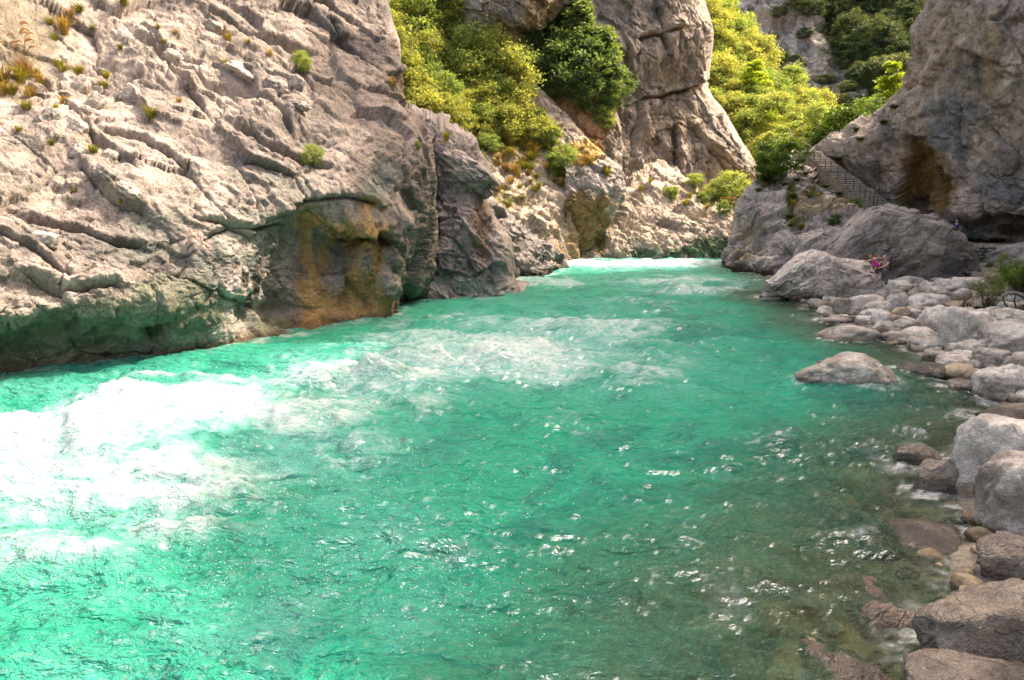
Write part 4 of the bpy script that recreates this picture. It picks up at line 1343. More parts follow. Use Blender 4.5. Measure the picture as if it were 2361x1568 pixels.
for k, (u, v, r, zt, lab) in enumerate([
        (1700, 1180, 0.55, -0.3, 'brownish drowned rock in the middle of the right shallows'),
        (1860, 1240, 0.5, -0.2, 'small drowned rock left of the broad washed one'),
        (1830, 1320, 0.45, -0.18, 'tan drowned rock above the bottom edge shallows'),
        (1720, 1440, 0.55, -0.25, 'large dim drowned rock near the bottom edge'),
        (1900, 1010, 0.5, -0.2, 'drowned rock below the lone boulder'),
        (1600, 1330, 0.75, -0.35, 'broad brown rock deep under the green water near the bottom centre'),
        (1790, 1390, 0.6, -0.22, 'drowned rock left of the gleaming wet one'),
        (1740, 1250, 0.5, -0.3, 'olive drowned rock left of the broad washed one'),
        (1980, 1090, 0.55, -0.15, 'pale green drowned boulder left of the small brown wet rock'),
        (1900, 1130, 0.5, -0.25, 'yellowish drowned rock in the right shallows'),
        (1950, 965, 0.7, -0.15, 'drowned rock under a greenish swell behind the small foam collared rock'),
        (1850, 1480, 0.5, -0.15, 'drowned rock at the bottom edge left of the stony hump'),
        (1650, 1500, 0.55, -0.35, 'dim drowned rock at the bottom edge'),
        (2190, 985, 0.45, -0.1, 'drowned rock off the low dark rock'),
        (2080, 870, 0.6, -0.1, 'drowned rock right of the lone boulder'),
        (2110, 1225, 0.95, 0.03, 'broad brown rock washed over by clear water below the pale boulders'),
        (2010, 1350, 0.62, 0.0, 'brown drowned rock showing through the shallow water'),
        (2055, 1415, 0.35, 0.07, 'small gleaming wet rock in the shallows'),
        (1960, 1530, 0.6, 0.03, 'drowned stony hump at the bottom edge')]):
    drowned(u, v, r, zt, lab, k)

dr = random.Random(23)
for k in range(26):
    u, v = dr.uniform(1620, 2230), dr.uniform(1040, 1560)
    p = Wt(u, v, -0.2)
    zb = gz(p[0], p[1])
    if zb > -0.05 or zb < -1.3: continue
    r = dr.uniform(0.3, 0.62)
    h = min(0.4, max(0.15, -zb * 0.8))
    o = add('drowned_rock', BD[k % 4], None, (p[0], p[1], min(zb + h * 0.35, -0.12 - h)), (0, 0, dr.uniform(0, 6)), (r, r * dr.uniform(.65, 1), h))
    tag(o, 'smooth tan stone lying on the bed under the clear shallows at the lower right', 'rock', 'stones on the shallow bed')

# cobbles filling the gaps between the boulders
cob = 0
for _ in range(900):
    if cob >= 230: break
    u, v = random.uniform(1760, 2420), random.uniform(640, 930)
    g = on_ground(u, v)
    d = float(shore_dist(np.array([g[0]]), np.array([g[1]]))[0])
    if d < 0.1 or d > 15: continue
    r = random.uniform(0.09, 0.3) * (0.8 + 0.02 * g[1])
    o = add('cobble', BV[random.randrange(12)] if random.random() < 0.88 else BT[random.randrange(2)], None, (g[0], g[1], g[2] + r * 0.2),
            (0, 0, random.uniform(0, 6)), (r, r * random.uniform(0.7, 1), r * random.uniform(0.5, 0.8)))
    tag(o, 'small pale cobble lying between the boulders of the right bank', 'cobble', 'cobbles between the boulders')
    cob += 1


for _ in range(700):
    if cob >= 300: break
    u, v = random.uniform(2030, 2480), random.uniform(900, 1600)
    g = Wt(u, v)
    d = float(shore_dist(np.array([g[0]]), np.array([g[1]]))[0])
    if d < -0.9 or d > 2.5: continue
    r = random.uniform(0.06, 0.2)
    z = gz(g[0], g[1])
    o = add('cobble', (BD + BW)[random.randrange(8)], None, (g[0], g[1], z + r * 0.15), (0, 0, random.uniform(0, 6)), (r, r * random.uniform(0.7, 1), r * random.uniform(0.5, 0.8)))
    tag(o, 'small wet brown cobble on the near shore at the lower right', 'cobble', 'cobbles on the near shore')
    cob += 1


def single_rock(name, u0, u1, vt, vb, Yf, label, seed, sub=7, rough=0.16, ledges=0.07, boxy=0.3, depth=0.6, sunk=0.2, rot=(0, 0, 0), cat='rock', tone=0.0, mul=0.9, bottom_z=None, prof=None):
    uc = (u0 + u1) / 2
    w = (u1 - u0) / FPX * Yf
    dy = w * depth
    Yc = Yf + dy * 0.4
    top, bot = P(uc, vt, Yc)[2], P(uc, vb, Yf)[2]
    if bottom_z is not None: bot = bottom_z
    full = (top - bot) / (1 - sunk)
    me = lump_mesh(name, seed, sub, rough, mat=M['cliff_near'], ledges=ledges, boxy=boxy, freq=1.3, asp=np.array((w, dy, full)) / (w * dy * full) ** (1 / 3))
    V = np.empty(len(me.vertices) * 3, np.float32)
    me.vertices.foreach_get('co', V)
    V = V.reshape(-1, 3)
    if prof:
        k = np.interp(V[:, 0], [q[0] for q in prof], [q[1] for q in prof])
        V[:, 2] = (V[:, 2] + 1) * k - 1
    V = V * np.array((w / 2, dy / 2, full / 2), np.float32)
    me.vertices.foreach_set('co', V.ravel())
    ca = me.color_attributes.new('Col', 'FLOAT_COLOR', 'POINT')
    c4 = np.ones((len(V), 4), np.float32)
    c4[:, :3] = rock_colour(V + seed, seed, 1.0, tone) * mul
    ca.data.foreach_set('color', c4.ravel())
    o = add(name, me, None, P(uc, vb, Yc) * np.array((1, 1, 0)) + np.array((0, 0, bot - sunk * full + full / 2)), rot)
    tag(o, label, cat)
    return o


giant = single_rock('giant_rock', 1868, 2206, 470, 655, 37.5, 'giant grey angular rock behind the three hikers', 205, 7, 0.14, 0.05, 0.75, 0.5, 0.10, tone=0.0, mul=0.9, prof=[(-1, .45), (-.7, .72), (-.4, .93), (0, 1), (.45, .98), (.8, .9), (1, .62)])
slab = single_rock('rock_slab', 2150, 2240, 562, 655, 39.5, 'dark angular slab leaning at the right foot of the giant rock', 209, 5, 0.16, 0.05, 0.5, 0.8, 0.15, tone=-0.15, mul=0.75, rot=(0, math.radians(-12), 0))
outcrop = single_rock('pale_outcrop', 1780, 2058, 574, 690, 33.5, 'pale lumpy outcrop at the water left of the hikers', 217, 7, 0.30, 0.035, 0.4, 0.5, 0.12, tone=0.42, mul=1.15, prof=[(-1, .45), (-.75, .72), (-.5, .95), (-.3, 1), (-.1, .92), (.15, .8), (.4, .8), (.7, .7), (1, .5)])
bankrock = single_rock('bank_rock', 2262, 2520, 555, 690, 40, 'sloping grey rock at the right edge behind the green bush', 213, 6, 0.16, 0.06, 0.4, 0.7, 0.15, tone=0.0, mul=0.9, rot=(0, math.radians(-14), 0))

# ------------------------------------------------------------------ river
def water_material():
    m, nt = new_mat('river_water')
    t = NT(nt)
    geo = t.n('ShaderNodeNewGeometry')
    pos = geo.outputs['Position']
    foam_and_glints = t.n('ShaderNodeAttribute', attribute_name='foam_and_glints').outputs['Fac']  # true foam plus painted sky glints
    aer = t.n('ShaderNodeAttribute', attribute_name='aer').outputs['Fac']
    dep = t.n('ShaderNodeAttribute', attribute_name='dep').outputs['Fac']
    mp = t.n('ShaderNodeMapping')
    mp.inputs['Rotation'].default_value = (0, 0, math.radians(-25))
    mp.inputs['Scale'].default_value = (0.62, 1.25, 1.0)
    t.l(pos, mp.inputs['Vector'])
    n1 = t.noise(mp.outputs[0], 1.9, 4, 0.55, 0.8)
    n2 = t.noise(mp.outputs[0], 9.0, 4, 0.62, 0.4)
    n3 = t.noise(pos, 30.0, 3, 0.6, 0.0)
    hh = t.math('ADD', t.math('MULTIPLY', n1, 1.0), t.math('MULTIPLY', n2, 0.28))
    hh = t.math('ADD', hh, t.math('MULTIPLY', n3, 0.05))
    nrm = t.bump(hh, 1.0, 0.5)
    # body colour: brownish green shallows, emerald depth, pale mint where air is mixed in and where crest gleam is painted
    body = t.mix(t.ramp(dep, [(0.10, 0.0), (0.62, 1.0)]), (0.11, 0.145, 0.06), (0.0, 0.28, 0.16))
    body = t.mix(t.ramp(n1, [(0.35, 0.0), (0.7, 0.3)]), body, (0.002, 0.33, 0.25))
    va = t.n('ShaderNodeAttribute', attribute_name='var').outputs['Fac']
    body = t.mix(t.ramp(va, [(0.22, 0.75), (0.5, 0.0)]), body, (0.0, 0.16, 0.115))
    body = t.mix(t.math('MULTIPLY', aer, 0.9), body, (0.13, 0.45, 0.39))
    lace = t.ramp(t.math('ADD', t.math('MULTIPLY', n2, 0.6), t.math('MULTIPLY', n1, 0.4)), [(0.36, 0.12), (0.56, 1.0)])
    ff = t.math('MULTIPLY', foam_and_glints, lace)
    bodyd = t.n('ShaderNodeBsdfDiffuse')
    t.l(body, bodyd.inputs['Color'])
    t.l(nrm, bodyd.inputs['Normal'])
    trn = t.n('ShaderNodeBsdfTransparent')
    trn.inputs['Color'].default_value = (0.80, 0.90, 0.74, 1)
    clear = t.ramp(dep, [(0.0, 0.97), (0.14, 0.84), (0.36, 0.52), (0.70, 0.0)])
    clear = t.math('MULTIPLY', clear, t.math('SUBTRACT', 1.0, aer))
    m1 = t.n('ShaderNodeMixShader')
    t.l(clear, m1.inputs[0]); t.l(bodyd.outputs[0], m1.inputs[1]); t.l(trn.outputs[0], m1.inputs[2])
    gl = t.n('ShaderNodeBsdfGlossy')
    gl.inputs['Roughness'].default_value = 0.045
    t.l(nrm, gl.inputs['Normal'])
    fr = t.n('ShaderNodeFresnel')
    fr.inputs['IOR'].default_value = 1.36
    t.l(nrm, fr.inputs['Normal'])
    m2 = t.n('ShaderNodeMixShader')
    t.l(fr.outputs[0], m2.inputs[0]); t.l(m1.outputs[0], m2.inputs[1]); t.l(gl.outputs[0], m2.inputs[2])
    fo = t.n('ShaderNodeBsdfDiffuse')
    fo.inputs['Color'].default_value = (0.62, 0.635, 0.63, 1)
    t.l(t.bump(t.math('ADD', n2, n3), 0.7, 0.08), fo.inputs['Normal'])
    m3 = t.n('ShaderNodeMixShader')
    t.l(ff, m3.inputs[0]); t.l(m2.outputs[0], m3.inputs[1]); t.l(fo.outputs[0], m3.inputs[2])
    t.out(m3.outputs[0])
    return m


M['water'] = water_material()
FOAM = [(120, 1010, 330, 85, 1.0), (380, 955, 330, 45, 1.0), (130, 1130, 300, 95, 0.95), (430, 1130, 260, 95, 0.85), (430, 1220, 220, 40, 0.55), (700, 965, 220, 45, 0.75),
        (60, 1240, 200, 50, 0.6), (850, 872, 230, 36, 1.0), (1150, 830, 260, 50, 0.95), (1060, 790, 260, 34, 0.62), (1370, 758, 230, 22, 0.75), (1240, 860, 190, 36, 0.75), (640, 905, 240, 34, 0.62), (980, 850, 220, 46, 0.62), (760, 930, 220, 50, 0.6), (600, 890, 200, 16, 0.6), (1420, 830, 200, 60, 0.34), (1000, 745, 200, 16, 0.4), (1500, 700, 220, 20, 0.3),
        (1430, 611, 330, 9, 1.0), (1560, 652, 180, 11, 0.62), (1240, 652, 100, 9, 0.75), (1610, 672, 140, 8, 0.72), (1830, 688, 90, 8, 0.5), (1520, 800, 110, 18, 0.45),
        (1470, 880, 90, 30, 0.45), (1860, 742, 70, 12, 0.4), (420, 884, 330, 9, 0.5), (820, 1040, 160, 45, 0.5), (1000, 940, 120, 40, 0.42), (1300, 990, 90, 50, 0.25),
        (1950, 905, 110, 12, 0.55), (1790, 1030, 60, 26, 0.35), (2110, 1010, 60, 14, 0.35), (900, 1230, 200, 60, 0.22), (1150, 1300, 200, 120, 0.16), (300, 1400, 300, 100, 0.20),
        (1560, 1240, 120, 60, 0.25), (1700, 1080, 80, 40, 0.28), (2030, 1400, 70, 26, 0.3), (1950, 1260, 90, 18, 0.3), (2160, 1190, 80, 16, 0.3), (1700, 1400, 120, 60, 0.18)]
AER = [(150, 1050, 480, 190, 1.0), (520, 1010, 420, 150, 0.85), (850, 880, 320, 70, 0.85), (1150, 820, 360, 80, 0.85), (1430, 615, 420, 18, 0.9), (1560, 655, 300, 26, 0.6), (1250, 740, 350, 50, 0.5), (1480, 850, 260, 100, 0.36), (600, 870, 300, 40, 0.4),
       (750, 1220, 260, 130, 0.42), (620, 1400, 300, 140, 0.42), (950, 1420, 160, 120, 0.3), (100, 1330, 300, 120, 0.4), (1350, 770, 260, 40, 0.4), (120, 1540, 220, 60, 0.35)]


HUMPS = [(800, 888, 1.1, 0.6, 0.28), (730, 905, 0.6, 0.4, 0.3), (880, 895, 0.7, 0.5, 0.28), (520, 925, 1.2, 0.5, 0.3), (300, 940, 1.0, 0.5, 0.25), (1390, 778, 1.2, 0.7, 0.28), (1180, 850, 1.5, 0.7, 0.25), (1470, 865, 0.9, 0.5, 0.2),
         (1600, 680, 2.2, 0.9, 0.32), (1270, 662, 1.6, 0.9, 0.28), (1950, 945, 0.7, 0.35, 0.16), (1790, 1045, 0.5, 0.3, 0.14), (420, 1235, 0.9, 0.3, 0.22), (150, 1290, 0.8, 0.3, 0.2), (250, 1100, 0.8, 0.4, 0.25)]


def build_river():
    ny, nx = 640, 740
    ty = np.linspace(0, 1, ny)
    Yr = 1.0 + 4.0 * ((88.0 / 4.0 + 1) ** ty - 1)
    sx = np.linspace(-1.25, 1.25, nx)
    S_, Y_ = np.meshgrid(sx, Yr)
    X_ = S_ * (Y_ + 5.0)
    x, y = X_.ravel(), Y_.ravel()
    d = shore_dist(x, y)
    bed = ground_z(x, y)
    base = np.stack([x, y, np.zeros_like(x)], 1)
    pu, pv = proj(base)
    dep = np.clip(-bed, 0, 3)
    L = blob_mask(pu, pv, FOAM)
    L = np.where(y < 3.0, 0.1, L)
    A = blob_mask(pu, pv, AER)
    fx, fy = -0.42, -0.907                       # downstream
    s = x * fx + y * fy
    c = x * fy - y * fx
    wx, wy = fbm(np.stack([x / 2.6, y / 2.6, 0 * x], 1), 3, 801), fbm(np.stack([x / 2.6, y / 2.6, 0 * x + 7], 1), 3, 802)
    q = lambda k, st=1.6, w=0.5, z=0.0: np.stack([(c + w * wx * 2) / k, (s + w * wy * 2) / (k * st), 0 * x + z], 1)
    act = 0.42 + 0.58 * np.clip(L + 0.45 * A, 0, 1)      # how broken the surface is
    calm = smooth(0.02, 0.35, dep)
    far = smooth(10, 45, y)
    z = 0.34 * fbm(q(3.0, 0.9), 3, 811) * (0.5 + act)
    z += 0.17 * ridged(q(1.3, 0.8), 3, 813) * act
    z += 0.105 * ridged(q(0.62, 0.6, 0.3), 3, 815, 0.6) * (0.40 + 0.60 * act)
    z += 0.045 * fbm(q(0.2, 0.6, 0.2), 3, 817, 0.6) * (0.6 + act)
    z += 0.34 * L * np.clip(ridged(q(1.9, 1.2, 0.8), 4, 819, 0.6), -0.4, 1) * smooth(0.3, 0.9, L)
    for (hu, hv, rx, ry, hh_) in HUMPS:
        c0 = Wt(hu, hv)
        z += hh_ * np.exp(-(((x - c0[0]) / rx) ** 2 + ((y - c0[1]) / ry) ** 2)) * (0.75 + 0.6 * ridged(q(0.8, 1.0, 0.4, 11.0), 3, 841, 0.6))
    hump = np.zeros_like(x)
    for (hu, hv, rx, ry, hh_) in HUMPS:
        c0 = Wt(hu, hv)
        hump = np.maximum(hump, np.exp(-(((x - c0[0]) / (rx * 1.3)) ** 2 + ((y - c0[1]) / (ry * 1.6)) ** 2)))
    L = np.maximum(L, 0.75 * hump * (pu < 1750))
    z *= (0.22 + 0.78 * calm)
    z -= smooth(0.0, 2.5, d) * 0.7
    lace = ridged(q(1.1, 2.0, 1.5, 3.0), 5, 821, 0.68)
    mid = fbm(q(1.5, 1.3, 1.0, 9.0), 4, 825, 0.6)
    fine = fbm(q(0.42, 0.9, 0.5, 1.0), 4, 823, 0.7)
    crest = np.clip(z / 0.2, -1, 1.4)
    f = 0.95 * L + 0.42 * lace + 0.55 * mid + 0.42 * fine + 0.16 * crest * act - 0.38
    foam_and_glints = 0.95 * smooth(0.02, 1.25, f) * smooth(0.05, 0.45, L + 0.5 * mid)
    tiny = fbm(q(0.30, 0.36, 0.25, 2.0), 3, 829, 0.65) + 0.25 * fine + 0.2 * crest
    specks = smooth(0.38, 0.62, tiny) * smooth(-0.1, 0.3, 0.6 * L + 0.5 * mid + 0.0) * 0.6  # pale specks painted in as glints of sky on the waves
    foam_and_glints *= 0.45 + 0.55 * smooth(-0.25, 0.25, fine + 0.6 * lace)
    foam_and_glints = np.maximum(foam_and_glints, specks)  # foam mask also carries the painted glints
    # collars of broken water round the boulders and along the left cliff
    col_ = np.zeros_like(x)
    for (bx, by, rx, ry) in COLLAR:
        sel = np.nonzero((np.abs(x - bx) < rx + 0.8) & (np.abs(y - by) < ry + 0.8))[0]
        e_ = np.sqrt(((x[sel] - bx) / (rx + 0.12)) ** 2 + ((y[sel] - by) / (ry + 0.12)) ** 2)
        col_[sel] = np.maximum(col_[sel], np.exp(-((e_ - 1.0) * min(rx, 1.2) / 0.22) ** 2))
    edge = [Wt(*q_) for q_ in ((-200, 905), (0, 872), (200, 843), (400, 816), (548, 797), (620, 778), (700, 764), (800, 749), (903, 731), (925, 705), (985, 693), (1140, 689), (1150, 660), (1240, 641), (1302, 622), (1340, 600), (1500, 598), (1690, 597))]
    for a_, b_ in zip(edge[:-1], edge[1:]):
        dv_ = (b_ - a_)[:2]
        tt = np.clip(((x - a_[0]) * dv_[0] + (y - a_[1]) * dv_[1]) / (dv_ @ dv_), 0, 1)
        dd_ = np.hypot(x - a_[0] - tt * dv_[0], y - a_[1] - tt * dv_[1])
        col_ = np.maximum(col_, 0.75 * np.exp(-(dd_ / 0.55) ** 2))
    foam_and_glints = np.maximum(foam_and_glints, 0.8 * col_ * smooth(-0.05, 0.35, fine + 0.25 * lace))
    var = fbm(q(2.0, 1.5, 1.2, 21.0), 5, 851, 0.62)
    shore_f = smooth(-0.5, -0.05, d) * smooth(0.5, 0.0, d) * smooth(0.15, 0.5, fine + 0.2)
    foam_and_glints = np.clip(np.maximum(foam_and_glints, 0.45 * shore_f), 0, 1)
    crest_gleam = smooth(0.12, 0.55, ridged(q(0.7, 0.5, 0.5, 4.0), 3, 835, 0.6) + 0.4 * crest) * (0.18 + 0.5 * act)  # pale crests painted in for sky gleam and light through thin water
    aer = np.clip(crest_gleam * 0.26 + A * (0.62 + 1.1 * mid + 0.6 * fine) + 0.3 * smooth(0.0, 0.7, f) * smooth(0.1, 0.5, L), 0, 1)
    # brightest broken water is white through and through
    V = np.stack([x, y, z], 1)
    me = mesh_np('river', V, grid_faces(ny, nx), M['water'], attrs={'foam_and_glints': foam_and_glints, 'aer': aer, 'var': var + 0.5, 'dep': np.clip(dep / 2.5, 0, 1)})
    tag(add('river', me), 'turquoise river with white rapids flowing towards the lower left', None, None, 'structure')


build_river()


# white drops over the rapids, partly put in as sun glints
def glint_spray():
    r = np.random.default_rng(77)
    bm = bmesh.new()
    bmesh.ops.create_icosphere(bm, subdivisions=1, radius=1.0)
    bv = np.array([v.co for v in bm.verts], np.float32)
    bf = np.array([[v.index for v in f.verts] for f in bm.faces], np.int32)
    bm.free()
    C, R = [], []
    zones = [(700, 1150, 420, 120, 1500, 0.22), (750, 1330, 420, 130, 1300, 0.10), (1000, 1100, 220, 120, 500, 0.08), (1050, 1400, 260, 130, 420, 0.05), (800, 890, 250, 20, 500, 0.2), (300, 930, 350, 30, 700, 0.25),
             (300, 1300, 300, 120, 600, 0.1)]
    for (u, v, ru, rv, n, hz) in zones:
        for _ in range(n):
            p = Wt(u + r.normal() * ru * 0.6, v + r.normal() * rv * 0.6)
            if p[1] > 40 or p[1] < 4: continue
            C.append((p[0], p[1], 0.04 + abs(r.normal()) * hz))
            R.append((0.0022 + 0.006 * r.random() ** 3) * (0.7 + p[1] * 0.045))
    C, R = np.array(C, np.float32), np.array(R, np.float32)
    V = (C[:, None, :] + bv[None] * R[:, None, None]).reshape(-1, 3)
    F = (bf[None] + (np.arange(len(C)) * len(bv))[:, None, None]).reshape(-1, 3)
    o = add('glint_spray', mesh_np('glint_spray', V, F, M['glint_drop']))
    tag(o, 'white drops flung up over the rapids, partly standing in for sun glints', 'glint_spray', None, 'stuff')


def drop_mat():
    m, nt = new_mat('water_drop')
    t = NT(nt)
    bs = t.n('ShaderNodeBsdfPrincipled')
    bs.inputs['Base Color'].default_value = (0.8, 0.84, 0.82, 1)
    bs.inputs['Roughness'].default_value = 0.08
    bs.inputs['Specular IOR Level'].default_value = 0.9
    t.out(bs.outputs[0])
    return m


M['glint_drop'] = drop_mat()
glint_spray()

# ------------------------------------------------------------------ plants
def leaf_quads(C, size, r, up=0.35, aspect=1.7):
    """One small leaf-shaped quad at each centre."""
    n = len(C)
    a = r.normal(size=(n, 3)); a[:, 2] *= 0.7
    a /= np.linalg.norm(a, axis=1)[:, None]
    b = r.normal(size=(n, 3)); b[:, 2] *= (1 - up)
    b -= a * np.sum(a * b, 1)[:, None]
    b /= np.linalg.norm(b, axis=1)[:, None] + 1e-6
    s = size * r.uniform(0.6, 1.3, n)[:, None]
    A, B = a * s * aspect * 0.5, b * s * 0.5
    V = np.stack([C - A, C + B, C + A, C - B], 1).reshape(-1, 3)
    F = np.arange(4 * n).reshape(n, 4)
    return V, F


def crown_mesh(name, kind, seed, mat):
    r = np.random.default_rng(seed)
    if kind in ('shrub', 'tree'):
        nc, nl, size = (50, 105, 0.037) if kind == 'shrub' else (56, 100, 0.033)
        d = r.normal(size=(nc, 3)); d /= np.linalg.norm(d, axis=1)[:, None]
        rad = r.uniform(0.45, 1.0, nc) ** 0.6
        lob = 1 + 0.45 * fbm(d * 1.6 + seed, 2, seed)
        ext = np.array((0.56, 0.56, 0.52)) if kind == 'shrub' else np.array((0.42, 0.42, 0.60))
        C = d * (rad * lob)[:, None] * ext
        C[:, 2] += 0.50 if kind == 'shrub' else 0.66
        C[:, 2] = np.maximum(C[:, 2], 0.02 + 0.1 * r.random(nc))
        cr = r.uniform(0.055, 0.125, nc)
        L = C[:, None, :] + r.normal(size=(nc, nl, 3)) * cr[:, None, None] * np.array((1, 1, 0.6))
        lv = np.repeat(r.uniform(-0.5, 0.5, nc), nl)
    elif kind == 'pine':
        nb = 130
        t = r.uniform(0.04, 1.0, nb) ** 0.9
        ang = r.uniform(0, 2 * np.pi, nb)
        reach = (1 - t) ** 0.75 * 0.40 * r.uniform(0.55, 1.15, nb) + 0.03
        nl = 58
        s = r.uniform(0.15, 1.0, (nb, nl)) ** 0.7
        L = np.zeros((nb, nl, 3))
        L[:, :, 0] = (np.cos(ang) * reach)[:, None] * s
        L[:, :, 1] = (np.sin(ang) * reach)[:, None] * s
        L[:, :, 2] = t[:, None] + 0.10 * s * reach[:, None] - 0.06 * s ** 2
        L += r.normal(size=L.shape) * 0.026
        size, C = 0.031, None
        C = np.stack([np.cos(ang) * reach * 0.7, np.sin(ang) * reach * 0.7, t], 1)
        lv = np.repeat(r.uniform(-0.5, 0.5, nb), nl)
    else:                                            # 'slim' young tree: airy tiers
        nb = 46
        t = r.uniform(0.15, 1.0, nb)
        ang = r.uniform(0, 2 * np.pi, nb)
        reach = (0.10 + 0.24 * (1 - t) ** 0.7) * r.uniform(0.6, 1.2, nb)
        nl = 80
        s = r.uniform(0.2, 1.0, (nb, nl))
        L = np.stack([np.cos(ang)[:, None] * reach[:, None] * s, np.sin(ang)[:, None] * reach[:, None] * s, t[:, None] + 0.08 * s], 2)
        L += r.normal(size=L.shape) * np.array((0.035, 0.035, 0.014))
        size = 0.032
        C = np.stack([np.cos(ang) * reach, np.sin(ang) * reach, t], 1)
        lv = np.repeat(r.uniform(-0.5, 0.5, nb), nl)
    V, F = leaf_quads(L.reshape(-1, 3), size, r)
    me = mesh_np(name, V, F, mat, attrs={'lv': np.repeat(lv, 4)}, smooth_shade=False)
    return me, C


def trunk_mesh(name, kind, C, seed):
    r = random.Random(seed)
    m = MB()
    top = {'shrub': 0.45, 'tree': 0.7, 'pine': 0.96, 'slim': 0.95}[kind]
    w = {'shrub': 0.028, 'tree': 0.03, 'pine': 0.024, 'slim': 0.016}[kind]
    pts = [(0, 0, -0.08)] + [(r.uniform(-.03, .03) * i / 3, r.uniform(-.03, .03) * i / 3, top * i / 4) for i in range(1, 5)]
    m.tube(pts, [w * 1.25, w, w * 0.85, w * 0.6, w * 0.2], 6)
    for k in r.sample(range(len(C)), min(16, len(C))):
        c = C[k]
        z0 = min(max(c[2] * 0.45, 0.06), top * 0.9) if kind != 'pine' else c[2] - 0.01
        m.tube([(0, 0, z0), (c[0] * .5, c[1] * .5, (z0 + c[2]) / 2 - 0.02), tuple(c)], [w * 0.4, w * 0.28, w * 0.08], 4)
    return m.mesh(name, M['bark'])


PROTO = {}


def proto(key, kind, seed, mat):
    if key not in PROTO:
        cm, C = crown_mesh('crown', kind, seed, mat)
        PROTO[key] = (cm, trunk_mesh('trunk', kind, C, seed))
    return PROTO[key]


def plant(name, key, kind, seed, mat, loc, h, label, cat, group=None, rz=None, wide=1.0, lean=(0, 0)):
    cm, tm = proto(key, kind, seed, M[mat])
    e = empty(name, loc, random.uniform(0, 6.28) if rz is None else rz)
    e.scale = (h * wide, h * wide, h)
    e.rotation_euler = (lean[0], lean[1], e.rotation_euler.z)
    add('trunk', tm, e)
    add('crown', cm, e)
    return tag(e, label, cat, group)


def inside(u, v, poly):
    c = False
    j = len(poly) - 1
    for i in range(len(poly)):
        (xi, yi), (xj, yj) = poly[i], poly[j]
        if (yi > v) != (yj > v) and u < (xj - xi) * (v - yi) / (yj - yi) + xi: c = not c
        j = i
    return c


def scatter(poly, n, mind, seed):
    r = random.Random(seed)
    us, vs_ = [p[0] for p in poly], [p[1] for p in poly]
    out = []
    for _ in range(n * 60):
        if len(out) >= n: break
        u, v = r.uniform(min(us), max(us)), r.uniform(min(vs_), max(vs_))
        if inside(u, v, poly) and all((u - a) ** 2 + ((v - b) * 1.4) ** 2 > mind * mind for a, b in out): out.append((u, v))
    return out


def grow(rock, u, v, hpx, name, key, kind, seed, mat, label, cat, group=None, wide=1.0, sinkz=0.15):
    p, n = on_rock(rock, u, v)
    h = hpx / FPX * p[1]
    return plant(name, key, kind, seed, mat, (p[0], p[1] + 0.1 * h * 0.3, p[2] - sinkz), h, label, cat, group, wide=wide)


# shrubs on the sunlit slope
poly = [(905, 40), (940, 15), (1010, 30), (1090, 80), (1150, 140), (1200, 200), (1245, 270), (1250, 320), (1180, 330), (1100, 330), (1030, 300), (975, 275), (930, 250), (905, 190)]
for i, (u, v) in enumerate(scatter(poly, 46, 27, 11)):
    k = i % 4
    mat = 'leaf_yellow' if random.random() < 0.68 else 'leaf_green'
    grow(SS, u, v + 12, random.uniform(52, 92), 'slope_shrub', ('sh', k, mat), 'shrub', 300 + k, mat,
         'yellow green shrub in the dense thicket on the sunlit slope', 'shrub', 'shrubs on the sunlit slope', wide=random.uniform(0.85, 1.15), sinkz=0.3)
for i, (u, v, h) in enumerate([(1060, 110, 120), (1010, 90, 130), (1185, 260, 130), (1085, 200, 120), (1140, 180, 110), (960, 110, 120), (935, 190, 110)]):
    mat = ['leaf_yellow', 'leaf_green'][i % 2]
    grow(SS, u, v + 20, h, 'slope_tree', ('tr', i % 3, mat), 'tree', 320 + i % 3, mat,
         ['tall light tree at the top of the sunlit thicket', 'tall green tree beside the upper edge of the thicket', 'slender tree at the lower right edge of the thicket',
          'tree in the middle of the sunlit thicket', 'tree under the jutting overhang', 'tree at the upper left of the thicket', 'tree beside the left cliff edge in the thicket'][i], 'tree', 'trees on the sunlit slope', wide=0.85)
grow(SS, 1197, 175, 70, 'pale_shrub', ('sh', 1, 'leaf_green'), 'shrub', 301, 'leaf_green', 'single pale shrub clinging beside the grey overhang', 'shrub')
for i, (u, v, h, lab) in enumerate([(1300, 400, 62, 'dark green shrub on the yellow grass ledge of the slope'), (1325, 375, 34, 'small shrub above the ochre buttress'), (1270, 330, 40, 'small shrub right below the thicket'), (1130, 350, 44, 'low shrub under the thicket left side')]):
    grow(SS, u, v, h, 'ledge_shrub', ('sh', i % 4, 'leaf_green'), 'shrub', 300 + i % 4, 'leaf_green', lab, 'shrub')

# dark conifers between the overhang and the central cliff
CON = [(1290, 120, 165, 'pine', 'tallest dark conifer under the rock overhang'), (1340, 175, 155, 'pine', 'broad dark conifer left of the central cliff'), (1265, 170, 110, 'shrub', 'bushy evergreen by the brown gully'),
       (1380, 215, 135, 'pine', 'dark conifer against the central cliff face'), (1320, 215, 120, 'shrub', 'dark evergreen bush in the middle of the conifer stand'), (1400, 180, 110, 'pine', 'conifer with a branch reaching over the central cliff'),
       (1355, 250, 75, 'shrub', 'evergreen bush at the lower middle of the stand'), (1405, 252, 70, 'shrub', 'evergreen bush at the lower right of the stand'), (1300, 235, 70, 'shrub', 'lighter bush at the lower left of the stand'),
       (1395, 290, 45, 'shrub', 'small bush hanging over the ledge under the conifers'), (1330, 110, 110, 'pine', 'conifer behind the tallest one'), (1420, 225, 70, 'shrub', 'small evergreen on the right rim of the stand'), (1265, 225, 55, 'shrub', 'small bush on the brown gully')]
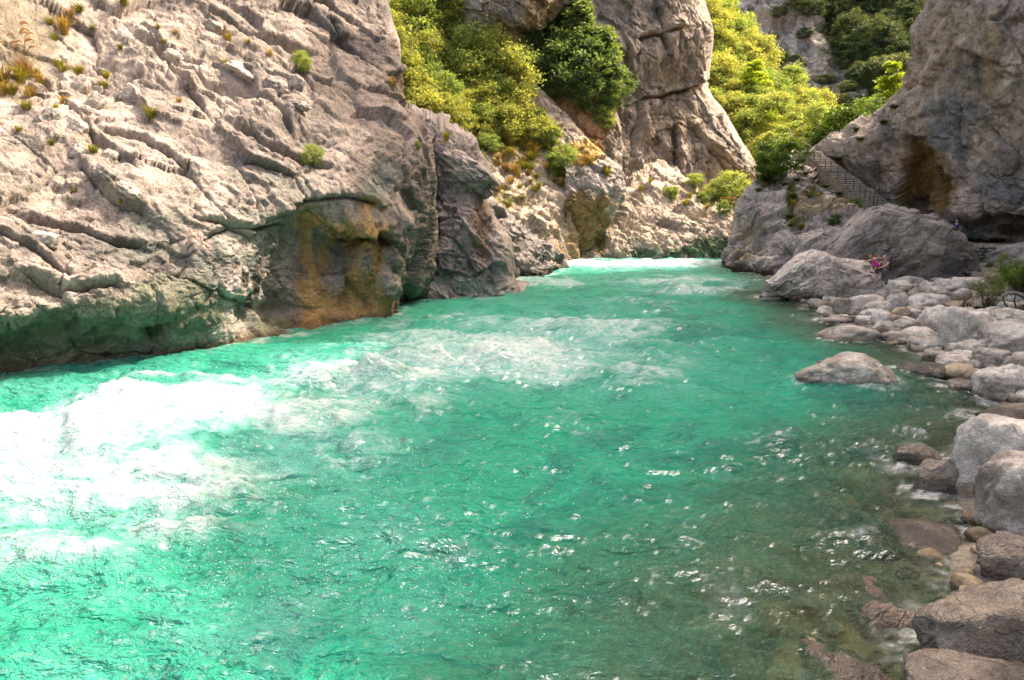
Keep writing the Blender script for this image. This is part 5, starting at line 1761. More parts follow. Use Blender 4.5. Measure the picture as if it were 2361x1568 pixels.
for i, (u, v, h, kd, lab) in enumerate(CON):
    mat = 'leaf_dark' if i not in (8, 9, 12) else 'leaf_green'
    grow(RE, u, v, h, 'conifer' if kd == 'pine' else 'evergreen_bush', (kd, i % 3, mat), kd, 340 + i % 3, mat, lab, 'conifer' if kd == 'pine' else 'bush', 'dark evergreens beside the central cliff', wide=1.25 if kd == 'pine' else 1.0)

# scrub on the far hillside
poly = [(1618, 5), (1665, 30), (1735, 110), (1800, 190), (1890, 255), (1990, 300), (1985, 340), (1880, 360), (1790, 385), (1740, 385), (1690, 335), (1655, 270), (1618, 190)]
for i, (u, v) in enumerate(scatter(poly, 165, 16, 13)):
    k = i % 4
    q = random.random()
    mat = 'leaf_yellow' if q < 0.5 else ('leaf_green' if q < 0.93 else 'leaf_bright')
    kd = 'shrub' if random.random() < 0.75 else 'tree'
    grow(RH, u, v + 8, random.uniform(34, 62), 'hillside_tree', (kd, k, mat), kd, 300 + k if kd == 'shrub' else 320 + k % 3, mat,
         'bright green tree in the dense scrub of the far hillside', 'tree', 'scrub on the far hillside', wide=random.uniform(0.9, 1.2), sinkz=0.5)
grow(RH, 1735, 235, 90, 'bright_tree', ('slim', 0, 'leaf_bright'), 'slim', 361, 'leaf_bright', 'bright yellow tree standing out on the far hillside', 'tree', wide=1.5)
for i, (u, v, h, w_, kd, mat, lab) in enumerate([
        (1992, 330, 95, 1.2, 'slim', 'leaf_bright', 'bright yellow young tree left of the tallest one above the stairs'),
        (2048, 268, 118, 1.0, 'slim', 'leaf_bright', 'tall bright yellow green tree beside the right cliff edge'),
        (2012, 322, 95, 1.0, 'shrub', 'leaf_dark', 'dark rounded bush under the two bright trees'),
        (1945, 350, 105, 1.15, 'shrub', 'leaf_fresh', 'large fresh green bush above the top of the stairs'),
        (1905, 350, 70, 1.0, 'shrub', 'leaf_fresh', 'dark green bush behind the top of the stairs'),
        (1880, 330, 80, 0.9, 'tree', 'leaf_green', 'small tree left behind the top of the stairs')]):
    Yt = [76, 74, 72, 70, 71, 74][i]
    p = P(u, v, Yt)
    plant('stair_tree' if kd != 'shrub' else 'stair_bush', (kd, i % 2, mat), kd, 300 + i % 2 if kd == 'shrub' else 361 + i % 2, mat, (p[0], p[1], p[2] - 0.4), h / FPX * Yt, lab, 'bush' if kd == 'shrub' else 'tree', wide=w_)
for i, (u, v, h, lab) in enumerate([(1795, 405, 85, 'dark green bush beside the top of the stairs on the headland'), (1765, 415, 55, 'smaller dark bush left of the headland bush')]):
    grow(RJ, u, v, h, 'headland_bush', ('pine', 0, 'leaf_fresh') if False else ('sh', 2, 'leaf_fresh'), 'shrub', 302, 'leaf_fresh', lab, 'bush', wide=1.1)
for i, (u, v, h, lab) in enumerate([(1968, 492, 34, 'small dark shrub below the middle of the stairs'), (1920, 515, 26, 'small shrub on the headland face'), (1905, 420, 20, 'low green plant beside the stair edge')]):
    grow(RJ, u, v, h, 'headland_shrub', ('sh', i, 'leaf_fresh'), 'shrub', 300 + i, 'leaf_fresh', lab, 'shrub')
for i, (u, v, h, lab) in enumerate([(1685, 470, 72, 'bushy dark shrub on the ledges beside the red railing'), (1650, 440, 46, 'shrub left of the bushy one on the ledges'), (1545, 455, 30, 'small shrub on the cream ledges'), (1600, 430, 34, 'small shrub at the foot of the central cliff'),
                                    (1665, 490, 30, 'low shrub below the red railing'), (1710, 480, 34, 'low shrub beside the headland edge'), (1620, 465, 26, 'tiny shrub between the ledges')]):
    grow(RG, u, v, h, 'waterside_shrub', ('sh', i % 4, 'leaf_green'), 'shrub', 300 + i % 4, 'leaf_green', lab, 'shrub')
# dark wood on the distant cliff
poly = [(1890, 0), (2125, -5), (2110, 130), (2075, 235), (2010, 215), (1960, 185), (1930, 110), (1900, 50)]
for i, (u, v) in enumerate(scatter(poly, 62, 21, 17)):
    kd = 'pine' if i % 2 else 'shrub'
    grow(RF, u, v + 8, random.uniform(34, 58), 'distant_tree', (kd, i % 3, 'leaf_far'), kd, (340 if kd == 'pine' else 300) + i % 3, 'leaf_far',
         'dark tree in the wood on the distant cliff', 'tree', 'wood on the distant cliff', wide=1.35 if kd == 'pine' else 1.1, sinkz=1.0)
for i, (u, v, h) in enumerate([(1790, 40, 22), (1835, 15, 30), (1870, 35, 34), (1850, 85, 20), (1800, 140, 26), (1830, 135, 16), (1940, 240, 30), (1985, 240, 30), (1900, 190, 26), (1955, 205, 24), (1770, 150, 20)]):
    grow(RF, u, v, h, 'ledge_tree', ('shrub', i % 3, 'leaf_far'), 'shrub', 300 + i % 3, 'leaf_far', 'small dark bush on a ledge of the distant pale cliff', 'bush', 'bushes on the distant ledges', wide=1.6, sinkz=0.6)


# grass tufts
def tuft_mesh(seed, mat, n=90, h=1.0, spread=0.45, w=0.018, droop=0.5, name='blades'):
    r = np.random.default_rng(seed)
    V, F = [], []
    for i in range(n):
        a = r.uniform(0, 6.283)
        base = np.array((math.cos(a), math.sin(a), 0)) * r.uniform(0, 0.22)
        out = np.array((math.cos(a + r.normal() * .6), math.sin(a + r.normal() * .6), 0))
        L = h * r.uniform(0.5, 1.0)
        sp = spread * r.uniform(0.3, 1.2)
        side = np.array((-out[1], out[0], 0)) * w * r.uniform(0.6, 1.4)
        p0, p1, p2 = base, base + out * sp * 0.4 + np.array((0, 0, L * 0.65)), base + out * sp * (1 + droop) + np.array((0, 0, L * (1 - 0.25 * droop)))
        k = len(V)
        V += [p0 - side, p0 + side, p1 + side, p1 - side, p2]
        F += [(k, k + 1, k + 2, k + 3), (k + 3, k + 2, k + 4, k + 4)]
    me = bpy.data.meshes.new(name)
    me.from_pydata([tuple(v) for v in V], [], [f if f[2] != f[3] else f[:3] for f in F])
    me.materials.append(mat)
    at = me.attributes.new('lv', 'FLOAT', 'POINT')
    at.data.foreach_set('value', np.repeat(r.uniform(-.5, .5, n), 5).astype(np.float32))
    return me


TUFT = [tuft_mesh(400 + i, M['grass_green'], 90, 0.9, 0.5) for i in range(3)] + [tuft_mesh(410 + i, M['grass_dry'], 90, 1.0, 0.55) for i in range(3)] + [tuft_mesh(420, M['moss'], 120, 0.5, 0.6, 0.03)]


def tuft(rock, u, v, hpx, k, label, group=None, name='grass_tuft'):
    p, n = on_rock(rock, u, v)
    h = hpx / FPX * p[1]
    o = add(name, TUFT[k], None, (p[0], p[1], p[2] - 0.04), (0, 0, random.uniform(0, 6)), (h, h, h))
    return tag(o, label, 'grass', group, 'thing')


LT = [(182, 20, 26, 0), (151, 75, 40, 3), (290, 10, 30, 0), (366, 66, 14, 0), (350, 265, 34, 0), (215, 348, 26, 0), (120, 327, 18, 0), (14, 190, 44, 3), (50, 186, 40, 0), (70, 222, 34, 3), (151, 168, 28, 0), (182, 164, 26, 0),
      (100, 194, 30, 3), (246, 200, 22, 0), (140, 150, 22, 0), (173, 436, 14, 0), (282, 112, 14, 0), (215, 64, 14, 0), (414, 232, 16, 3), (520, 146, 18, 0), (576, 100, 14, 0), (285, 472, 14, 0), (130, 90, 20, 0), (30, 215, 36, 0), (5, 215, 36, 3),
      (60, 250, 30, 0), (85, 175, 28, 3), (120, 55, 22, 0), (165, 45, 20, 3), (525, 90, 20, 3), (625, 124, 18, 3), (695, 140, 26, 0), (905, 200, 24, 3), (250, 175, 20, 0), (375, 95, 14, 0), (410, 75, 12, 3), (130, 250, 22, 0), (145, 235, 22, 3), (40, 300, 18, 0), (205, 190, 16, 0)]
for i, (u, v, h, k) in enumerate(LT):
    tuft(LC, u, v, h * 1.15, k + i % 3, 'tuft of yellow green grass in a crack of the left cliff' if k == 0 else 'tuft of dry golden grass in a crack of the left cliff', 'green tufts on the left cliff' if k == 0 else 'dry tufts on the left cliff')
for (u, v, h, lab) in [(720, 375, 44, 'small leafy fern like shrub in the middle of the left cliff'), (695, 160, 40, 'small green shrub on the upper left cliff'), (965, 338, 18, 'tiny green plant near the right edge of the left cliff')]:
    grow(LC, u, v, h, 'cliff_shrub', ('sh', 0, 'leaf_green'), 'shrub', 300, 'leaf_green', lab, 'shrub', wide=0.9)
tuft(RB, 1010, 345, 26, 3, 'brown grass tuft on the ledge above the overhanging block', name='ledge_grass')
tuft(RB, 1030, 320, 26, 1, 'thin green grass on top of the shaded buttress', name='ledge_grass')
poly = [(1130, 310), (1250, 300), (1310, 340), (1420, 400), (1380, 420), (1300, 430), (1180, 480), (1150, 460), (1140, 380)]
for i, (u, v) in enumerate(scatter(poly, 56, 14, 19)):
    k = random.choice((0, 1, 2, 3, 4, 5))
    rk = RU if u > 1335 else SS
    tuft(rk, u, v, random.uniform(16, 30), k, 'clump of yellow grass on the lower sunlit slope', 'grass on the sunlit slope', 'slope_grass')
for i, (u, v) in enumerate([(1805, 425), (1835, 415), (1860, 400), (1880, 412), (1895, 422), (1905, 430), (1845, 385), (1825, 455), (1830, 470), (1865, 450), (1885, 455), (1815, 500), (1820, 520), (1845, 525), (1935, 440), (1780, 425), (1750, 440), (1760, 430)]):
    tuft(RJ, u, v, random.uniform(14, 26), random.choice((6, 6, 0, 3)), 'patch of moss and grass on the headland below the stairs', 'moss on the headland', 'moss_patch')
for i, (u, v) in enumerate([(1500, 420), (1560, 440), (1590, 455), (1630, 480), (1480, 440), (1610, 450), (1700, 490), (1580, 470)]):
    tuft(RG, u, v, random.uniform(14, 24), random.choice((0, 1, 3)), 'yellow grass clump on the cream waterside ledges', 'grass on the waterside ledges', 'ledge_grass')
for i, (u, v) in enumerate([(2225, 552), (2245, 556), (2270, 558), (2300, 560), (2290, 556), (1965, 300), (1975, 320), (2035, 285), (2060, 250), (1930, 370)]):
    p, n = on_rock(RK, u, v)
    o = add('path_grass', TUFT[6], None, (p[0], p[1] - 0.3, p[2] - 0.1), (0, 0, i), (0.9, 0.9, 0.8))
    tag(o, 'green plant growing along the foot of the right cliff', 'plant', 'plants along the right cliff', 'thing')

# tall plumed reed grass, upper left
p, n = on_rock(LC, 62, 168)
e = empty('reed_clump', (p[0], p[1], p[2] - 0.05))
tag(e, 'tall dry reed grass with pale plumes on the ledge at the upper left', 'reed grass')
rr = random.Random(5)
add('blades', tuft_mesh(431, M['reed'], 140, 0.75, 0.25, 0.008), e)
for i in range(16):
    a, s_ = rr.uniform(0, 6.28), rr.uniform(0.1, 0.55)
    hh_ = rr.uniform(0.9, 1.75)
    m = MB()
    t0, t1, t2 = (0, 0, 0), (math.cos(a) * s_ * .4, math.sin(a) * s_ * .4, hh_ * .7), (math.cos(a) * s_, math.sin(a) * s_, hh_)
    m.tube([t0, t1, t2], [0.008, 0.006, 0.004], 4)
    st = add('stem', m.mesh('stem', M['reed']), e)
    m = MB()
    m.tube([t2, (t2[0] - 0.09, t2[1], t2[2] + 0.05), (t2[0] - 0.22, t2[1], t2[2] + 0.01), (t2[0] - 0.3, t2[1], t2[2] - 0.06)], [0.012, 0.045, 0.035, 0.005], 6)
    add('plume', m.mesh('plume', M['plume']), st)


# willow bush and bare twigs by the right edge
def willow(name, loc, h, nst, mat, label, leaves, seed, spread=0.5):
    r = random.Random(seed)
    rn = np.random.default_rng(seed)
    e = empty(name, loc)
    tag(e, label, 'bush')
    stems, pts = MB(), []
    for i in range(nst):
        a = r.uniform(0, 6.28)
        sp = spread * r.uniform(0.2, 1.1) * h
        p0 = Vector((r.uniform(-.12, .12) * h, r.uniform(-.12, .12) * h, -0.05))
        p3 = p0 + Vector((math.cos(a) * sp, math.sin(a) * sp, h * r.uniform(0.6, 1.0)))
        p1 = p0 + (p3 - p0) * 0.4 + Vector((0, 0, 0.12 * h))
        stems.tube([p0, p1, p3], [0.012 * h, 0.008 * h, 0.002 * h], 4)
        for j in range(4):
            b0 = p1.lerp(p3, r.random())
            b1 = b0 + Vector((r.gauss(0, .12), r.gauss(0, .12), r.uniform(0.02, .2))) * h
            stems.tube([b0, b1], [0.004 * h, 0.0015 * h], 3)
            for q in range(leaves): pts.append(b0.lerp(b1, r.random()) + Vector((r.gauss(0, .03), r.gauss(0, .03), r.gauss(0, .03))) * h)
        for q in range(leaves * 2): pts.append(p1.lerp(p3, r.random()) + Vector((r.gauss(0, .04), r.gauss(0, .04), r.gauss(0, .04))) * h)
    add('stems', stems.mesh('stems', M['twig']), e)
    if pts:
        V, F = leaf_quads(np.array([tuple(q) for q in pts]), 0.02 * h, rn, aspect=3.8)
        add('leaves', mesh_np('leaves', V, F, M[mat], attrs={'lv': rn.uniform(-.5, .5, len(V))}, smooth_shade=False), e)
    return e


for (u, v, h, n_, lv_, mat, lab, sp) in [(2350, 700, 1.9, 60, 16, 'leaf_willow', 'bright green willow bush at the right edge', 0.5), (2275, 712, 1.25, 36, 4, 'leaf_willow', 'sparse brownish green bush left of the willow', 0.6),
                                     (2225, 715, 1.0, 22, 2, 'grass_dry', 'nearly bare dry twigs among the boulders', 0.6), (2300, 690, 1.3, 34, 6, 'leaf_willow', 'olive bush between the willow and the dry twigs', 0.55)]:
    g = on_ground(u, v)
    willow('willow_bush' if lv_ > 5 else 'twig_bush', (g[0], g[1], g[2]), h, n_, mat, lab, lv_, int(u), sp)

# ------------------------------------------------------------------ stone stairs
def stairs():
    bot, top = P(2022, 486, 57.0), P(1842, 348, 64.5)
    e = empty('stone_stairs', tuple(bot))
    tag(e, 'stone staircase with a railing climbing the headland to the wooded path', 'stairs')
    n = 32
    tread = MB().box((0, 0, 0), (1.98, 0.46, 0.075)).mesh('tread', M['stair_stone'], False)
    riser = MB().box((0, 0, 0), (1.92, 0.34, 0.3)).mesh('riser', M['wall_stone'], False)
    side = MB().box((0, 0, 0), (0.32, 0.46, 1.3)).mesh('side_block', M['stair_side'], False)
    d = top - bot
    ang = math.atan2(d[1], d[0]) - math.pi / 2
    turn = ang * 0.35
    for i in range(n):
        f = (i + 0.5) / n
        c = d * f
        s = add('tread', tread, e, (c[0] + 0.95, c[1], c[2] - 0.038 + random.uniform(-.012, .012)), (0, 0, turn + random.uniform(-.02, .02)))
        add('riser', riser, e, (c[0] + 0.95, c[1] + 0.06, c[2] - 0.226), (0, 0, turn))
        b = add('side_block', side, e, (c[0] - 0.18, c[1] - 0.05, c[2] - 0.66 + random.uniform(-.03, .03)), (0, 0, turn + random.uniform(-.05, .05)))
    # landing
    add('landing', MB().box((0.9, 0.9, -0.1), (2.3, 2.2, 0.2), turn).mesh('landing', M['stair_stone'], False), e, tuple(d))
    post = MB().tube([(0, 0, -0.15), (0, 0, 1.08)], 0.032, 6).mesh('post', M['iron'])
    fr = [0.02, 0.06, 0.11, 0.165, 0.225, 0.30, 0.40, 0.50, 0.59, 0.66, 0.735, 0.81, 0.89, 0.965, 1.0]
    tops = []
    for f in fr:
        c = d * f
        add('post', post, e, (c[0] + 0.12, c[1], c[2]), (random.uniform(-.03, .03), random.uniform(-.03, .03), 0))
        tops.append((c[0] + 0.12, c[1], c[2] + 1.05))
    pts = []
    for a, b in zip(tops[:-1], tops[1:]):
        pts += [a, tuple((a[k] + b[k]) / 2 - (0.05 if k == 2 else 0) for k in range(3))]
    pts.append(tops[-1])
    add('cable', MB().tube(pts, 0.011, 5).mesh('cable', M['cable']), e)
    a = tops[-1]
    add('rail_end', MB().tube([a, (a[0] - 0.5, a[1] + 0.9, a[2] + 0.45), (a[0] - 0.45, a[1] + 1.8, a[2] + 1.1)], 0.02, 6).mesh('rail_end', M['cable']), e)


stairs()

# red railing on the far ledge
a, b = P(1660, 474, 70.5), P(1730, 479, 69.5)
e = empty('red_railing', tuple(a))
tag(e, 'low red railing on the ledge beside the headland', 'railing')
dv = b - a
for k, z in enumerate((0.38, 0.78)):
    add('rail', MB().tube([(0, 0, z), tuple(dv + np.array((0, 0, z)))], 0.03, 6).mesh('rail', M['red']), e)
for f in (0, 0.33, 0.67, 1.0):
    add('post', MB().tube([tuple(dv * f + np.array((0, 0, -0.5))), tuple(dv * f + np.array((0, 0, 0.85)))], 0.04, 6).mesh('post', M['iron']), e)


# ------------------------------------------------------------------ dry stone wall and path on the right
def dry_wall():
    a, b = P(2196, 566, 46.5), P(2330, 568, 45.0)
    ztop = float((a[2] + b[2]) / 2)
    e = empty('dry_stone_wall', (a[0], a[1], 0))
    tag(e, 'dry stone retaining wall carrying the path at the foot of the right cliff', 'wall')
    stones = [lump_mesh('stone', 500 + i, 2, 0.12, mat=M['wall_stone'], boxy=0.55) for i in range(8)]
    d = np.array((b[0] - a[0], b[1] - a[1]))
    L = float(np.hypot(*d))
    ux, uy = d / L
    ang = math.atan2(uy, ux)
    z = -0.1
    n = 0
    while z < ztop - 0.05:
        hgt = random.uniform(0.15, 0.24)
        s = random.uniform(-0.2, 0)
        while s < L:
            w = random.uniform(0.22, 0.5)
            o = add('stone', stones[n % 8], e, (ux * (s + w / 2) + uy * random.uniform(-.05, .05), uy * (s + w / 2) - ux * random.uniform(-.05, .05), z + hgt / 2), (random.uniform(-.1, .1), random.uniform(-.1, .1), ang + random.uniform(-.1, .1)),
                    (w / 2 * 1.05, 0.22, hgt / 2 * 1.06))
            n += 1
            s += w * 0.98
        z += hgt * 0.95
    # backing and path
    m = MB()
    m.box((ux * L / 2 - uy * 0.45, uy * L / 2 + ux * 0.45, ztop / 2 - 0.2), (L, 0.5, ztop), ang)
    add('wall_core', m.mesh('wall_core', M['wall_stone'], False), e)
    m = MB()
    m.box((a[0] + ux * L / 2 + 1.5, a[1] + uy * L / 2 + 3.6, ztop - 0.3), (L + 5, 6.5, 0.5), ang)
    tag(add('path', m.mesh('path', M['gravel'], False)), 'gravel path along the foot of the right cliff', None, None, 'structure')
    return ztop


WALL_TOP = dry_wall()

# driftwood
p0, p1 = Wt(1772, 686, 0.05), P(1815, 646, 33.4)
m = MB()
m.tube([p0 - (p1 - p0) * 0.1, p0, p0 + (p1 - p0) * 0.5 + np.array((0.03, 0, 0.03)), p1], [0.05, 0.06, 0.055, 0.035], 8)
dl = add('driftwood_log', m.mesh('driftwood_log', M['driftwood']))
tag(dl, 'thin driftwood log leaning from the water onto the pale outcrop', 'log')
q = p0 + (p1 - p0) * 0.45
add('branch_stub', MB().tube([q, q + np.array((0.06, 0, 0.22))], [0.03, 0.012], 6).mesh('branch_stub', M['driftwood']), dl)
g = on_ground(2345, 718)
e = empty('twisted_root', (g[0], g[1], g[2]))
tag(e, 'twisted dark driftwood root lying on the boulders at the right edge', 'driftwood')
s_ = 1.0
for pts, r0, nm in [([(0.55, 0.1, 0.05), (0.2, 0, 0.12), (-0.25, 0, 0.05), (-0.6, -0.1, -0.1)], [0.11, 0.12, 0.1, 0.05], 'trunk_piece'),
                    ([(-0.3, 0, 0.08), (-0.52, 0, 0.3), (-0.62, 0, 0.52), (-0.45, 0, 0.66), (-0.15, 0, 0.68), (0.15, 0, 0.55), (0.4, 0, 0.4)], [0.03, 0.035, 0.04, 0.04, 0.045, 0.05, 0.06], 'looped_root'),
                    ([(-0.14, 0, 0.66), (-0.16, 0.02, 0.4), (-0.02, 0.03, 0.12)], [0.035, 0.03, 0.035], 'cross_root'),
                    ([(0.1, 0, 0.15), (0.35, -0.1, 0.3), (0.7, -0.1, 0.35)], [0.07, 0.06, 0.04], 'root_arm')]:
    add(nm, MB().tube([tuple(c * s_ for c in q) for q in pts], r0, 8).mesh(nm, M['root']), e)


# loose blocks on the ledges of the left cliff
BL = [lump_mesh('rock_block', 600 + i, 4, 0.3, mat=M['block'], boxy=0.6, ledges=0.09) for i in range(6)]
blk = 0
for (u, v, w, h, rot) in [(300, 215, 34, 26, 0.5), (180, 195, 20, 34, 0.5), (150, 180, 20, 26, 0.2), (110, 195, 16, 18, 0), (210, 240, 22, 44, 0.6), (120, 270, 24, 24, 0.2), (170, 290, 26, 22, 0.5), (85, 275, 15, 16, 0), (50, 250, 18, 22, 0.3),
                          (230, 205, 12, 12, 0), (395, 125, 22, 24, 0.4), (435, 135, 14, 16, 0.3), (490, 60, 24, 18, 0.4), (195, 250, 14, 12, 0.3), (75, 195, 20, 12, 0.3), (95, 220, 18, 12, 0.2), (145, 210, 14, 10, 0.1), (255, 350, 18, 14, 0.4),
                          (230, 395, 28, 16, 0.6), (290, 430, 34, 15, 0.6), (180, 350, 26, 20, 0.5), (100, 550, 30, 22, 0.2), (560, 165, 50, 20, 0.55), (640, 195, 34, 20, 0.5), (680, 190, 20, 20, 0.3), (690, 240, 22, 12, 0.3),
                          (560, 620, 12, 10, 0)]:
    p, n = on_rock(LC, u, v)
    k = p[1] / FPX
    o = add('rock_block', BL[blk % 6], LC.obj, (p[0], p[1] + w * k * 0.3, p[2] - 0.1 * h * k), (0, rot, random.uniform(-.4, .4)), (w * k * 0.85, w * k * 0.7, h * k * 0.85))
    blk += 1

# ------------------------------------------------------------------ people
def skin_obj(name, verts, edges, radii, mat, parent, sub=2, root=0):
    me = bpy.data.meshes.new(name)
    me.from_pydata(verts, edges, [])
    me.materials.append(mat)
    o = add(name, me, parent)
    md = o.modifiers.new('skin', 'SKIN')
    md.use_smooth_shade = True
    md.branch_smoothing = 0.6
    for i, s in enumerate(me.skin_vertices[0].data):
        r = radii[i]
        s.radius = r if hasattr(r, '__len__') else (r, r)
        s.use_root = (i == root)
    sb = o.modifiers.new('subdivision', 'SUBSURF')
    sb.levels = sub
    sb.render_levels = sub
    return o


def ell(name, c, r, mat, parent, rot=(0, 0, 0), cut=None, seg=16):
    bm = bmesh.new()
    bmesh.ops.create_uvsphere(bm, u_segments=seg, v_segments=seg // 2 + 2, radius=1.0)
    if cut is not None:
        bmesh.ops.delete(bm, geom=[v for v in bm.verts if cut(v.co)], context='VERTS')
    me = bpy.data.meshes.new(name)
    bm.to_mesh(me)
    bm.free()
    me.polygons.foreach_set('use_smooth', [True] * len(me.polygons))
    me.materials.append(mat)
    return add(name, me, parent, c, rot, r)


def person(label, J, shirt, trouser, hair, loc, rz, sleeves=0.5, legs_skin=0.0, dress=None):
    """J: joint positions by name (metres, feet at z=0, facing -Y before turning)."""
    e = empty('person', loc, rz)
    tag(e, label, 'person')
    V = {k: Vector(v) for k, v in J.items()}
    order = ['pelvis', 'waist', 'chest', 'neck', 'head0', 'sl', 'el', 'wl', 'hl', 'sr', 'er', 'wr', 'hr', 'hpl', 'kl', 'al', 'tl', 'hpr', 'kr', 'ar', 'tr']
    R = dict(pelvis=(.14, .11), waist=(.125, .095), chest=(.155, .105), neck=.055, head0=.06, sl=.06, el=.042, wl=.03, hl=.036, sr=.06, er=.042, wr=.03, hr=.036,
             hpl=.085, kl=.058, al=.038, tl=.036, hpr=.085, kr=.058, ar=.038, tr=.036)
    E = [('pelvis', 'waist'), ('waist', 'chest'), ('chest', 'neck'), ('neck', 'head0'), ('chest', 'sl'), ('sl', 'el'), ('el', 'wl'), ('wl', 'hl'), ('chest', 'sr'), ('sr', 'er'), ('er', 'wr'), ('wr', 'hr'),
         ('pelvis', 'hpl'), ('hpl', 'kl'), ('kl', 'al'), ('al', 'tl'), ('pelvis', 'hpr'), ('hpr', 'kr'), ('kr', 'ar'), ('ar', 'tr')]
    idx = {k: i for i, k in enumerate(order)}
    skin_obj('body', [tuple(V[k]) for k in order], [(idx[a], idx[b]) for a, b in E], [R[k] for k in order], M['skin'], e)
    # fingers and thumbs
    for s in 'lr':
        w, h = V['w' + s], V['h' + s]
        d = (h - w).normalized()
        sd = d.cross(Vector((0, 0, 1)))
        sd = sd.normalized() if sd.length > .1 else Vector((1, 0, 0))
        up = sd.cross(d)
        for q in range(4):
            b = h + sd * (q - 1.5) * 0.019
            ln = (0.065, 0.078, 0.074, 0.058)[q]
            skin_obj('finger', [tuple(b), tuple(b + d * ln * .5 - up * .008), tuple(b + d * ln - up * .03)], [(0, 1), (1, 2)], [.0095, .009, .007], M['skin'], e, 1)
        skin_obj('thumb', [tuple(w.lerp(h, .5)), tuple(w.lerp(h, .8) + sd * .045), tuple(h + sd * .05 + d * .03)], [(0, 1), (1, 2)], [.012, .011, .008], M['skin'], e, 1)
    # clothes
    mid = lambda a, b, f: tuple(V[a].lerp(V[b], f))
    tv = [tuple(V['pelvis']), tuple(V['waist']), tuple(V['chest']), mid('chest', 'neck', .55), tuple(V['sl']), mid('sl', 'el', sleeves), tuple(V['sr']), mid('sr', 'er', sleeves)]
    te = [(0, 1), (1, 2), (2, 3), (2, 4), (4, 5), (2, 6), (6, 7)]
    tr_ = [(.165, .135), (.15, .12), (.175, .125), .075, .078, .06, .078, .06]
    if sleeves <= 0: tv, te, tr_ = tv[:4], te[:3], tr_[:3] + [.06]
    skin_obj('shirt', tv, te, tr_, M[shirt], e)
    lf = 1.0 - legs_skin
    pv_ = [tuple(V['pelvis'])]
    pe, pr = [], [(.16, .13)]
    for s in 'lr':
        k0 = len(pv_)
        pv_ += [tuple(V['hp' + s]), mid('hp' + s, 'k' + s, 1.0 if lf > .5 else lf * 2)]
        pe += [(0, k0), (k0, k0 + 1)]
        pr += [.105, .078]
        if lf > .5:
            pv_.append(mid('k' + s, 'a' + s, (lf - .5) * 2)); pe.append((k0 + 1, k0 + 2)); pr.append(.062)
    skin_obj('trousers', pv_, pe, pr, M[trouser], e)
    for s in 'lr':
        a, t = V['a' + s], V['t' + s]
        f = (t - a); f.z = 0
        f = f.normalized() if f.length > 1e-3 else Vector((0, -1, 0))
        o = ell('shoe', tuple(a + f * 0.07 + Vector((0, 0, -0.035))), (.05, .13, .05), M['dark_cloth'], e)
        o.rotation_euler = (0, 0, math.atan2(-f.x, f.y) if True else 0)
    # head
    hd = empty('head_pivot', tuple(V['head']))
    bpy.data.objects.remove(hd)
    hc, look = V['head'], Vector(J['look']).normalized()
    hz = math.atan2(look.x, -look.y)
    tilt = math.asin(max(-1, min(1, look.z)))
    H = ell('head', tuple(hc), (.076, .097, .118), M['skin'], e, (-tilt, 0, hz))
    inv = Vector((1 / .076, 1 / .097, 1 / .118))

    def onhead(nm, c, r, mat, **kw):
        return ell(nm, (c[0] * inv.x, c[1] * inv.y, c[2] * inv.z), (r[0] * inv.x, r[1] * inv.y, r[2] * inv.z), mat, H, **kw)
    onhead('nose', (0, -.1, -.012), (.014, .02, .024), M['skin'])
    onhead('mouth', (0, -.09, -.055), (.026, .01, .007), M['pink_pale'])
    for s in (-1, 1):
        onhead('eye', (s * .03, -.087, .012), (.013, .01, .008), M['eye'])
        onhead('ear', (s * .076, .005, -.005), (.012, .022, .034), M['skin'])
    if hair: onhead('hair', (0, .012, .016), (.086, .1, .116), M[hair], cut=lambda c: c.y < -0.35 and c.z < 0.55 or c.z < -0.35)
    return e, H, onhead


def foot_z(u, v, Y): return P(u, v, Y)


PY = 33.6


def place(u, vtop, height, Y):
    p = P(u, vtop, Y)
    return (p[0], p[1], p[2] - height)


# man in grey with the backpack: seen from behind, turned left, arms reaching to the left
J = dict(pelvis=(0, 0, .93), waist=(0, -.03, 1.08), chest=(0, -.09, 1.30), neck=(0, -.13, 1.47), head0=(0, -.15, 1.54), head=(0, -.17, 1.63), look=(-.1, -1, -.15),
         sl=(.19, -.1, 1.41), el=(.2, -.33, 1.24), wl=(.14, -.57, 1.17), hl=(.13, -.64, 1.17), sr=(-.19, -.1, 1.41), er=(-.2, -.34, 1.22), wr=(-.12, -.58, 1.10), hr=(-.1, -.65, 1.09),
         hpl=(.1, 0, .9), kl=(.11, -.05, .5), al=(.12, .05, .09), tl=(.13, -.1, .03), hpr=(-.1, 0, .9), kr=(-.11, -.04, .5), ar=(-.12, .1, .09), tr=(-.13, -.05, .03))
e, H, oh = person('grey haired man in a grey shirt with a dark backpack reaching towards the woman', J, 'grey_cloth', 'trousers', 'hair_grey', place(2046, 590, 1.72, PY), math.radians(-68))
pk = skin_obj('backpack', [(0, .13, 1.02), (0, .14, 1.22), (0, .06, 1.42)], [(0, 1), (1, 2)], [(.15, .11), (.16, .12), (.12, .08)], M['pack'], e)
ell('pocket', (0, .27, 1.1), (.1, .04, .1), M['pack'], pk)
for s in (-1, 1):
    add('strap', MB().tube([(s * .11, .03, 1.45), (s * .12, -.12, 1.5), (s * .13, -.22, 1.36), (s * .15, -.16, 1.15), (s * .13, .02, 1.02)], .022, 6).mesh('strap', M['strap']), pk)
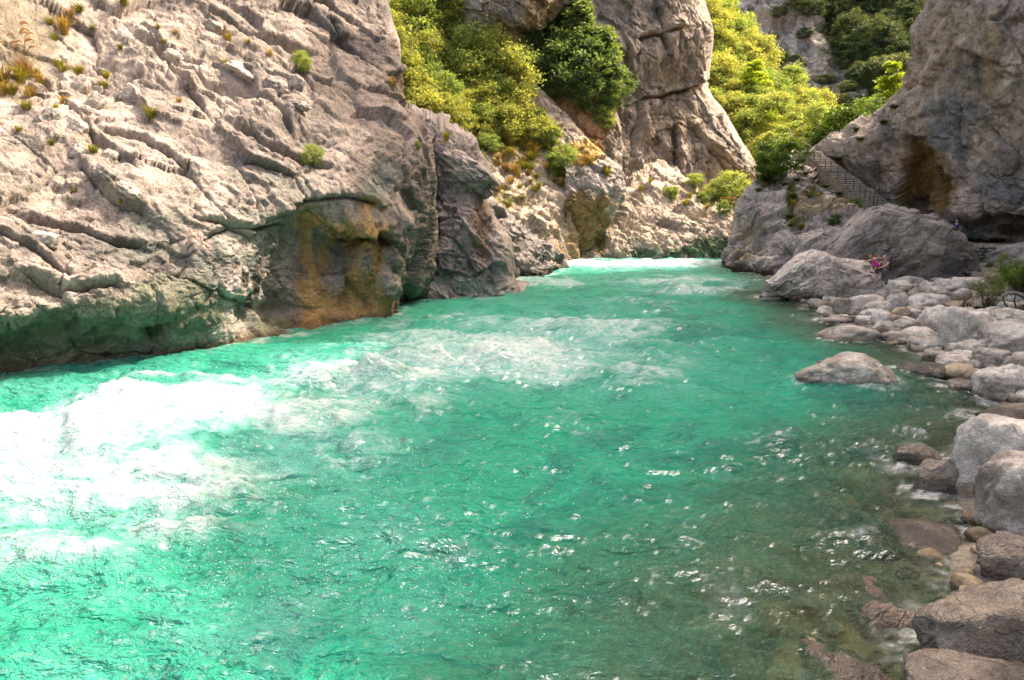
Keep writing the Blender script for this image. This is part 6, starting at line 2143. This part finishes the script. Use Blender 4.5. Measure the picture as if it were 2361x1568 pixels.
# woman in pink: bending left, one hand on the rock, the other held back
J = dict(pelvis=(0, 0, .88), waist=(-.08, -.02, 1.04), chest=(-.2, -.05, 1.22), neck=(-.31, -.07, 1.36), head0=(-.36, -.08, 1.41), head=(-.43, -.09, 1.46), look=(-1, -.5, -.5),
         sl=(-.22, -.2, 1.31), el=(-.47, -.26, 1.27), wl=(-.72, -.24, 1.2), hl=(-.79, -.23, 1.17), sr=(-.22, .12, 1.29), er=(.02, .2, 1.15), wr=(.24, .18, 1.08), hr=(.3, .17, 1.06),
         hpl=(.02, -.1, .86), kl=(-.06, -.14, .46), al=(.02, -.12, .09), tl=(-.12, -.13, .03), hpr=(.02, .1, .86), kr=(.06, .08, .46), ar=(.14, .1, .09), tr=(0, .09, .03))
e, H, oh = person('woman in a pink top bending over with one arm stretched onto the outcrop', J, 'pink', 'dark_cloth', 'hair_dark', place(2026, 583, 1.60, PY + 0.1), 0.0, sleeves=0, legs_skin=0.6)
ell('hair_bun', (-.36, -.03, 1.57), (.05, .05, .05), M['hair_dark'], e)
ell('neckline', (-.24, -.06, 1.3), (.1, .12, .07), M['pink_pale'], e, (0, math.radians(-35), 0))
# man with the cap behind them
J = dict(pelvis=(0, 0, .94), waist=(0, 0, 1.1), chest=(0, 0, 1.32), neck=(0, -.01, 1.5), head0=(0, -.02, 1.56), head=(0, -.03, 1.65), look=(-.35, -1, -.25),
         sl=(.2, 0, 1.43), el=(.26, -.02, 1.16), wl=(.24, -.14, .94), hl=(.24, -.18, .88), sr=(-.2, 0, 1.43), er=(-.26, -.02, 1.16), wr=(-.22, -.15, .94), hr=(-.21, -.19, .88),
         hpl=(.1, 0, .9), kl=(.11, -.03, .5), al=(.12, .02, .09), tl=(.13, -.12, .03), hpr=(-.1, 0, .9), kr=(-.11, -.03, .5), ar=(-.12, .02, .09), tr=(-.13, -.12, .03))
e, H, oh = person('man in a dark shirt and green cap with mirrored sunglasses on it', J, 'slate', 'trousers', 'hair_dark', place(2027, 578, 1.79, PY + 1.5), 0.0)
oh('cap', (0, .006, .045), (.087, .104, .085), M['cap'], cut=lambda c: c.z < -0.1)
oh('cap_brim', (0, -.115, .05), (.06, .06, .008), M['cap'])
for s in (-1, 1): oh('lens', (s * .033, -.098, .075), (.027, .014, .02), M['lens'])
# person in blue on the path
J2 = dict(J)
J2['look'] = (.3, 1, 0)
e, H, oh = person('person in dark blue standing on the path behind the giant rock', J2, 'navy', 'navy', 'hair_dark', place(2207, 505, 1.75, 48.5), math.radians(150), legs_skin=0.55)
e.location.z = WALL_TOP - 0.05
